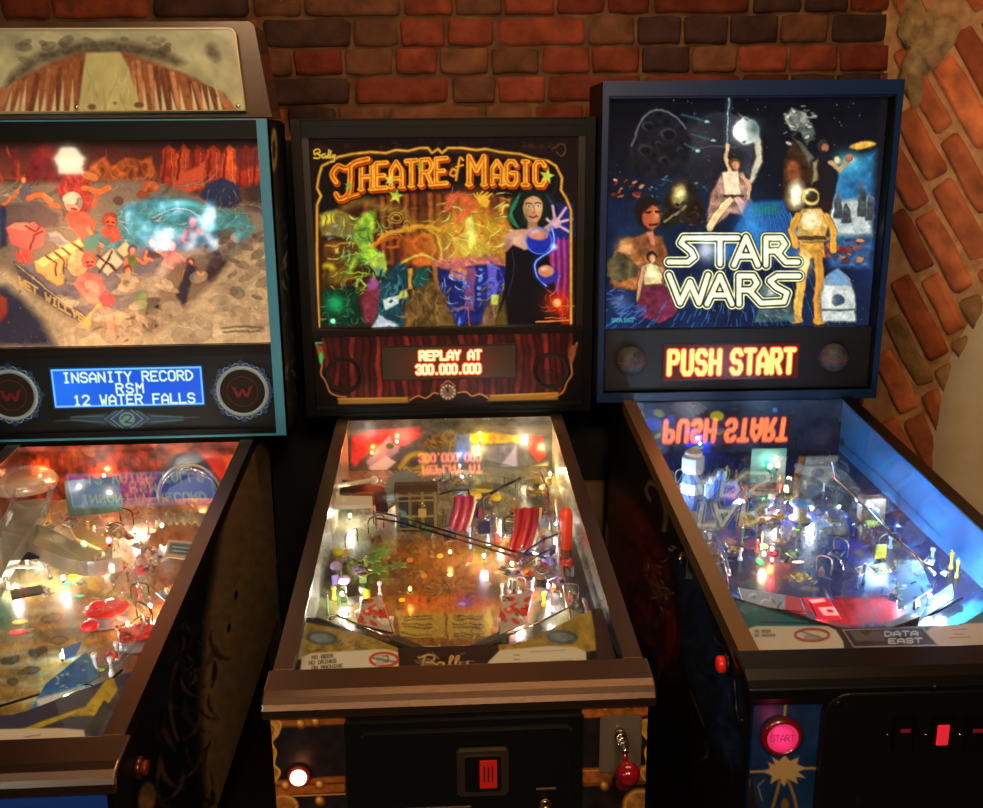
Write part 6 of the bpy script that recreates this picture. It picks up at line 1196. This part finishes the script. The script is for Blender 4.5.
bu = MB(); bu.lathe([(.016,0),(.016,.004),(.012,.006)], (.2463,-.0715,-.166), 20, 0, 'y'); bu.lathe([(.0115,.005),(.0115,.012),(.009,.014)], (.2463,-.0715,-.166), 18, 1, 'y'); bu.build('launch_button', [blackp, mat('dull_red')], root)
MB().lathe([(.014,0),(.014,.005),(.011,.008),(.011,.014)], (-.2845,.03,-.08), 18, 0, 'x').build('flipper_button', red, root)

# ------------------------------------------------------------------ space machine
m = 's'
root, box_, cab = make_machine(m, 'navy blue pinball machine with a space battle backglass and black lockbar', -1, (gold, raildark), mat('black_lock_bar',(7,7,8),.35,spec=.3), DE, navy, (.013,.013,.032,.022), navy)
sd = MB(); bb_ = .3516
for sx in (-1,1): sd.box((min(sx*.3345,sx*.3386),BY+.004,.126),(max(sx*.3345,sx*.3386),BY+.05,.833))
sd.box((-.3386,BY+.004,.829),(.3386,BY+.05,.834)); sd.build('inner_lining', navy, box_)
flatpanel('backglass', m, -.3345, .3345, .282, .829, BY+.040, art_space, artmat('backlit_space', emit=1.08, rough=.05, base=.01), box_, 440, label='backlit glass with pale outlined title over space scenes')
backing('backglass_core', -.3345, .3345, .282, .829, BY+.0405, BY+.05, box_)
backing('speaker_panel', -.3345, .3345, .127, .282, BY+.016, BY+.05, box_, mat('panel_black',(10,10,12),.5))
def ddm(c):
    c.C[:] = (66,18,10); c.soft(64,16,60,16,(130,34,12),.6)
    for wd, cl in ((6.4,(290,84,20)),(4.5,(560,262,140))): letters(c,'PUSH',5,26.5,8.0,21,13.2,wd,cl,aa=.6); letters(c,'START',65,26.5,8.0,21,12.6,wd,cl,aa=.6)
dd = dotdisplay('score_display', m, -.184, .153, .155, .242, BY+.0125, ddm, box_, (66,18,10), 1.15); MB().rbox((-.188,BY+.013,.151),(.157,BY+.018,.246),.001).build('display_bezel', mat('rust_bezel',(70,26,20),.3), dd)
for x in (-.267,.240):
    s = MB(); s.ball((x,BY+.012,.205), .037, 0, 26, 1); s_o = s.build('speaker', mat('grey_sphere',(74,74,78),.6,noise=(44,46,52),nscale=70,bump=.4), box_, label='round grey speaker cover with a rusty band')
    MB().lathe([(.0375,-.0016),(.0375,.0016)], (x,BY+.012,.203), 30, 0, 'z').build('speaker_band', mat('rusty_band',(120,50,40),.6), s_o); MB().lathe([(.009,0),(.009,.002),(.004,.003)], (x+.008,BY-.018,.226), 16, 0, 'y').build('speaker_dish', mat('dish_dark',(30,30,34),.6), s_o)
pf = playfield(m, pf_space, root, art_gloss)
def bbs(c):
    c.C[:] = (22,30,52); c.mottle(8,.6,3); c.blobs(24,(630,720,412,450),(3,8),[(30,60,170),(50,80,120),(160,150,60),(60,90,160)],4,.8); c.ell(652,424,9,7,(24,50,170)); c.ell(717,416,7,5,(206,196,40)); c.ell(775,410,2.5,2.5,(90,160,230)); c.ell(640,416,4,3,(170,190,60)); c.poly([(776,420),(792,418),(792,436),(778,438)],(20,22,30),1)
backboard(m, bbs, root, art_gloss)
def lis(c): c.C[:] = (44,112,176); c.mottle(26,.25,2); c.line([(838,440),(880,476),(940,536)],2,(30,60,110),alpha=.7); c.ell(842,442,2,4,(20,30,60)); 
innerwall('side_liner', m, 1, lis, root, artmat('blue_gloss', rough=.28))
def lil(c): c.C[:] = (70,90,130); c.blobs(60,(630,740,405,640),(2,6),[(120,160,210),(40,60,90),(190,200,190),(60,110,170)],3,.8)
innerwall('side_liner', m, -1, lil, root, art_gloss)
def aps(c):
    c.C[:] = (14,20,26); c.poly([(720,596),(830,628),(836,634),(744,634),(700,640)],(34,104,116),1); c.poly([(884,634),(975,598),(1100,580),(1100,640),(940,632)],(34,104,116),1); c.poly([(747,629),(756,626),(828,626),(836,630),(843,641),(846,660),(752,662)],(196,196,184),.7); c.poly([(926,632),(934,625),(1000,622),(1090,620),(1100,680),(936,680)],(190,184,166),.7); c.line([(953,630),(966,629)],.8,(120,116,104)); c.line([(950,638),(970,637)],.8,(120,116,104)); c.line([(954,634),(964,634)],.8,(120,116,104))
    for t,y in (('NO BEER',632.4),('NO DRINKS',636.6)): letters(c,t,755,y,1.7,2.4,2.3,.7,(90,84,80),aa=.45)
    c.line([(812+17*math.cos(q*.3),635+6*math.sin(q*.3)) for q in range(22)],2.4,(160,60,54),.6); c.line([(800,631),(824,639)],1.8,(90,80,80),alpha=.6); c.poly([(804,635),(820,635),(820,641),(804,641)],(120,120,116),.6,alpha=.6)
    P = [(843,630),(922,627.5),(938,645),(854,647)]; c.poly(P,(20,24,34),.5); c.line(P,1.3,(150,160,170),.5,closed=True); c.poly([(849,631),(860,631),(866,636),(872,631),(882,631),(886,641),(856,641)],(80,86,96),.6); c.poly([(882,629),(918,628),(924,635),(884,636)],(24,66,110),.5)
    letters(c,'DATA',885,636.2,6.5,4.6,8.7,1.5,(186,214,230),slope=-.02,aa=.45); letters(c,'EAST',889,643.2,6.5,4.4,8.7,1.5,(186,214,230),slope=-.02,aa=.45); c.line([(760,622),(832,624)],1,(10,12,16))
apron(m, aps, root)
def ramp(pts, w, h, material, name='ramp', t=.002): return MB().channel(smoothpath([at(m,*p) for p in pts], 7), w, h, t).build(name, material, root)
ramp([(700,580,.05),(706,540,.06),(722,510,.07),(750,490,.07),(790,490,.07),(820,505,.06),(836,540,.05)], .05, .022, clearp); ramp([(800,470,.08),(830,480,.08),(856,510,.07),(880,545,.05),(900,570,.03)], .05, .022, clearp)
P1 = smoothpath([at(m,*p) for p in ((690,560,.06),(700,545,.06),(716,545,.06),(724,565,.06),(728,590,.05))], 6); MB().tube(P1, .0025, 7).build('wire_guide', chrome, root); P1 = smoothpath([at(m,*p) for p in ((680,560,.06),(692,535,.06),(712,532,.06),(722,548,.06),(730,575,.05))], 6); MB().tube(P1, .0025, 7).build('wire_guide', chrome, root)
# banded white tower and neighbours at the back left
P = at(m,692,492,.0); tw = MB(); tw.lathe([(.026,0),(.026,.02),(.023,.022),(.023,.05),(.026,.052),(.026,.084),(.020,.088),(.020,.096),(.001,.096)], P, 8, 0, smooth=False); tw.build('ribbed_tower', mat('tower_white',(170,170,158),.4), root)
MB().lathe([(.0235,.024),(.0242,.028),(.0242,.044),(.0235,.048)], P, 8, 0, smooth=False).build('tower_window', mat('window_blue',(40,60,110),.3), root)
for px,py,cl,h in ((720,500,(60,110,190),.07),(732,506,(40,80,190),.06),(712,498,(150,190,220),.05)): P = at(m,px,py,0); b_ = MB(); b_.rbox((P.x-.016,P.y-.01,P.z),(P.x+.016,P.y+.015,P.z+h*.7), .004); b_.lathe([(.010,h*.7),(.010,h*.95),(.004,h)], P, 12); b_.build('model_turret', mat('turret_%d_%d'%cl[:2],cl,.35), root)
P = at(m,766,492,.0); b_ = MB(); b_.box((P.x-.035,P.y+.01,P.z+.02),(P.x+.045,P.y+.014,P.z+.10)); b_.build('lamp_board', mat('lamp_board_green',(24,90,76),.35), root)
for px,py,cl in ((768,463,(40,255,150)),(776,462,(255,40,70))): P = at(m,px,py+29,.0); bulb(m, (P.x,P.y,P.z+.062), .16, cl, .0055, root, 'signal_lamp', 12)
P = at(m,872,536,.0); b_ = MB(); b_.rbox((P.x-.024,P.y,P.z+.03),(P.x+.024,P.y+.03,P.z+.08), .002, 0); b_.lathe([(.011,0),(.011,.003),(.001,.003)], (P.x,P.y,P.z+.052), 18, 1, 'y'); b_.build('brown_housing', [mat('housing_brown',(90,64,44),.5), mat('dial_grey',(120,116,140),.4)], root)
plate(m, [(862,518),(880,516),(884,524),(868,528)], .03, .004, mat('olive_plastic',(150,150,50),.4), root); target(m,880,560,(226,210,40),root,.02,.032)
def sls(c): c.C[:] = (120,170,196); c.blobs(20,(920,965,575,620),(2,5),[(30,70,110),(220,236,240),(60,130,170)],4,.8); c.strokes(30,(920,965,570,615),12,(.8,2),[(40,90,130),(236,250,255),(20,40,60)],3); c.poly([(930,582),(948,576),(954,580),(936,588)],(220,170,40),1)
artplate(m, [(928,600),(952,584),(954,598),(918,622)], .034, sls, root, 'slingshot_plastic')
def sls2(c): c.C[:] = (90,130,160); c.blobs(26,(880,935,550,606),(2,5),[(20,50,90),(220,236,240),(200,180,70),(60,130,170)],4,.8); c.strokes(20,(880,930,545,600),12,(.8,2),[(30,70,110),(236,250,255),(20,40,60),(220,200,60)],4)
artplate(m, [(896,560),(920,560),(932,590),(898,610)], .034, sls2, root, 'slingshot_plastic')
def sls3(c): c.C[:] = (150,170,196); c.strokes(26,(730,806,580,620),12,(.8,2),[(40,60,110),(236,250,255),(20,24,40)],5); c.grad(785,850,590,640,(214,40,60),(214,30,40),.7)
artplate(m, [(738,588),(800,598),(806,612),(744,604)], .034, sls3, root, 'slingshot_plastic')
def sls4(c): c.C[:] = (214,26,44); c.poly([(808,600),(824,599),(826,602),(812,604)],(255,190,190),.6); c.poly([(818,608),(836,607),(842,616),(824,616)],(255,180,180),.6); c.poly([(826,610),(832,610),(834,613),(828,613)],(200,20,40),.5); c.line([(810,604),(816,616)],1.6,(90,10,20))
artplate(m, [(802,598),(828,598),(842,620),(818,619)], .035, sls4, root, 'red_star_plastic', artmat('lit_red_plastic', emit=.5, rough=.3))
MB().tube([at(m,*q,.018) for q in ((738,592),(800,602),(806,614),(744,606))], .003, 7, closed=True).build('rubber_ring', rubber, root)
wire(m, [(738,600,.03),(760,606,.03),(806,618,.025),(828,626,.02)], .003, darkmetal, root); wire(m, [(905,624,.02),(936,612,.03),(962,598,.034)], .003, darkmetal, root)
wire(m, [(828,450,.09),(834,478,.09),(866,508,.08),(890,534,.07),(915,555,.06),(935,575,.05)], .003, chrome, root, 'lane_rail')
flipper(m, 824, 626, 848, 635, root, fd, darkmetal); flipper(m, 912, 622, 888, 632, root, fd, darkmetal)
for (px,py,h) in ((740,560,.025),(890,548,.025),(932,560,.025)): post(at(m,px,py,0), h, .005, mat('ice_post'), root)
for (px,py,r,cl) in ((760,520,.022,(90,110,130)),(800,520,.024,(70,120,170)),(836,532,.022,(60,80,150))): bumper(m,px,py,cl,root,r,.04,.05)
for (x,y,rx,ry,cl,lt) in ((762,522,.008,.006,(40,220,120),.9),(800,516,.009,.005,(60,230,90),.8),(796,530,.008,.004,(60,230,60),.9),(806,532,.006,.004,(230,210,60),.6),(776,540,.008,.008,(236,110,40),.7),(773,553,.007,.009,(226,30,60),.8),(756,548,.010,.006,(130,80,120),.2),(760,562,.008,.014,(20,140,90),.5),(798,562,.012,.004,(250,250,230),.9),(764,546,.008,.012,(240,240,150),.9)): insert(m,x,y,rx,ry,cl,root,lt)
for px, py, w_, cl in ((672,488,.9,(170,215,255)),(700,478,.2,(200,226,255)),(778,508,.5,(235,245,255)),(812,505,.8,(220,236,255)),(764,550,.15,(250,250,200)),(772,545,.12,(255,140,60)),(772,556,.12,(255,50,60)),(750,596,.35,(225,240,255)),(820,612,.16,(255,60,70)),(930,592,.8,(200,235,255)),(944,596,.7,(200,235,255)),(906,572,.7,(210,236,255)),(918,600,.5,(210,236,255)),(668,520,.3,(190,220,255)),(690,590,.2,(255,236,200)),(750,640,.06,(230,240,255)),(700,440,.15,(110,150,255))): bulb(m, bp(m,px,py+4,.018), w_*1.6, cl, .0036, root)
for px,py,h,w_ in ((884,500,.085,1.1),(952,560,.085,1.5),(838,468,.07,.15),(915,530,.07,.3)): glow(m,px,py,h,w_,(160,210,255),root)
clutter(m,(690,800,470,560),46,[(70,90,130),(190,200,210),(40,60,140),(150,130,60),(120,60,50),(60,120,90)],root,3); clutter(m,(800,900,480,590),30,[(60,80,130),(190,200,210),(40,60,120),(170,150,60)],root,4,.03); clutter(m,(890,960,560,610),14,[(200,220,230),(60,110,160),(220,180,60)],root,5,.03)
# sides and front
sideart('side_print', m, -1, art_redside, cab, art_print)
panel('front_print', m, lambda u,v: (-.283+.566*u, -.0712+0*u, -.030-.42*v), 360, 240, art_bluefront, artmat('front_print', rough=.35), cab)
p = Vector(hit(m,729,664,(1,0,0),-.2845)); fb = MB(); fb.lathe([(.016,0),(.016,-.005),(.013,-.008)], (-.2845,p.y,p.z), 20, 0, 'x'); fb.lathe([(.013,-.007),(.013,-.016),(.010,-.019),(.001,-.020)], (-.2845,p.y,p.z), 18, 1, 'x'); fb.build('flipper_button', [blackp, mat('button_red',(226,40,34),.3,emit=(200,30,24),es=.15)], root, label='red flipper button')
lt = MB(); lt.tube([(-.2855,.02,-.055),(-.2865,.0,-.09),(-.2865,-.02,-.11),(-.2855,-.03,-.09)], .004, 8); lt.build('latch', darkmetal, root)
cd = MB(); pts = []; x0, x1, z0, z1, r_ = -.188, .25, -.44, -.020, .035
for cx, cz, a0 in ((x1-r_,z1-r_,0),(x0+r_,z1-r_,90),(x0+r_,z0+r_,180),(x1-r_,z0+r_,270)): pts += [(cx+r_*math.cos(math.radians(a0+k*15)), cz+r_*math.sin(math.radians(a0+k*15))) for k in range(7)]
cd.prism(pts, 'y', -.086, -.0715); cdo = cd.build('coin_door', mat('door_black'), root); bv = cdo.modifiers.new('soft_edges','BEVEL'); bv.width = .003; bv.segments = 2; bv.limit_method = 'ANGLE'
for px, py in ((838,703),(935,687)): p = onb(m,px,py,-.086); MB().lathe([(.005,0),(.005,.002),(.002,.004)], p, 12, 0, 'y').build('door_bolt', darkmetal, cdo)
for px, lit in ((903,0),(941,1),(975,0)):
    p = onb(m,px,733,-.086); c_ = MB(); c_.rbox((p.x-.016,p.y-.004,p.z-.026),(p.x+.016,p.y+.0,p.z+.026), .002); o = c_.build('coin_slot', mat('coin_black'), cdo)
    k = MB(); k.rbox((p.x-.0085,p.y-.007,p.z-.016),(p.x+.0085,p.y-.0042,p.z+.016), .001, 0) if lit else k.box((p.x-.006,p.y-.0055,p.z+.004),(p.x+.008,p.y-.0042,p.z+.009), 0)
    k.build('coin_button', mat('coin_pink',(226,44,60),.3,emit=(206,36,50),es=.6) if lit else mat('coin_dull',(110,20,36),.4,emit=(120,16,36),es=.3), o)
    MB().lathe([(.002,0),(.002,.002)], (p.x-.022,p.y,p.z-.002), 8, 0, 'y').build('rivet', chrome, o)
p = onb(m,781,735,-.0715); sb = MB(); sb.lathe([(.031,0),(.031,.004),(.026,.010),(.0235,.010),(.0235,.004)], p, 34, 0, 'y'); sbo = sb.build('start_button', mat('maroon_ring',(96,10,26),.3,coat=.5), root, label='round glowing pink start button')
p_ = px_of(m, p.x, -.08, p.z)
def lensart(c): c.C[:] = (170,8,56); c.soft(p_[0],p_[1],15,15,(255,40,120),1.); c.line([(p_[0]+12.5*math.cos(q*.3),p_[1]+12.5*math.sin(q*.3)) for q in range(22)],1,(190,14,60)); letters(c,'START',p_[0]-11.6,p_[1]+3,3.4,6.2,4.9,.9,(140,6,46),aa=.5)
panel('button_lens', m, lambda u,v: (p.x+.0225*v*np.cos(2*math.pi*u), -.0800-.002*(1-v*v), p.z+.0225*v*np.sin(2*math.pi*u)), 90, 60, lensart, artmat('pink_lens', emit=1.1, rough=.2, base=.05), sbo)
lamp('start_glow','POINT',(p.x,-.12,p.z),.03,(255,60,120),.01,parent=root)
print('objects', len(bpy.data.objects), 'verts', sum(len(q.vertices) for q in bpy.data.meshes))
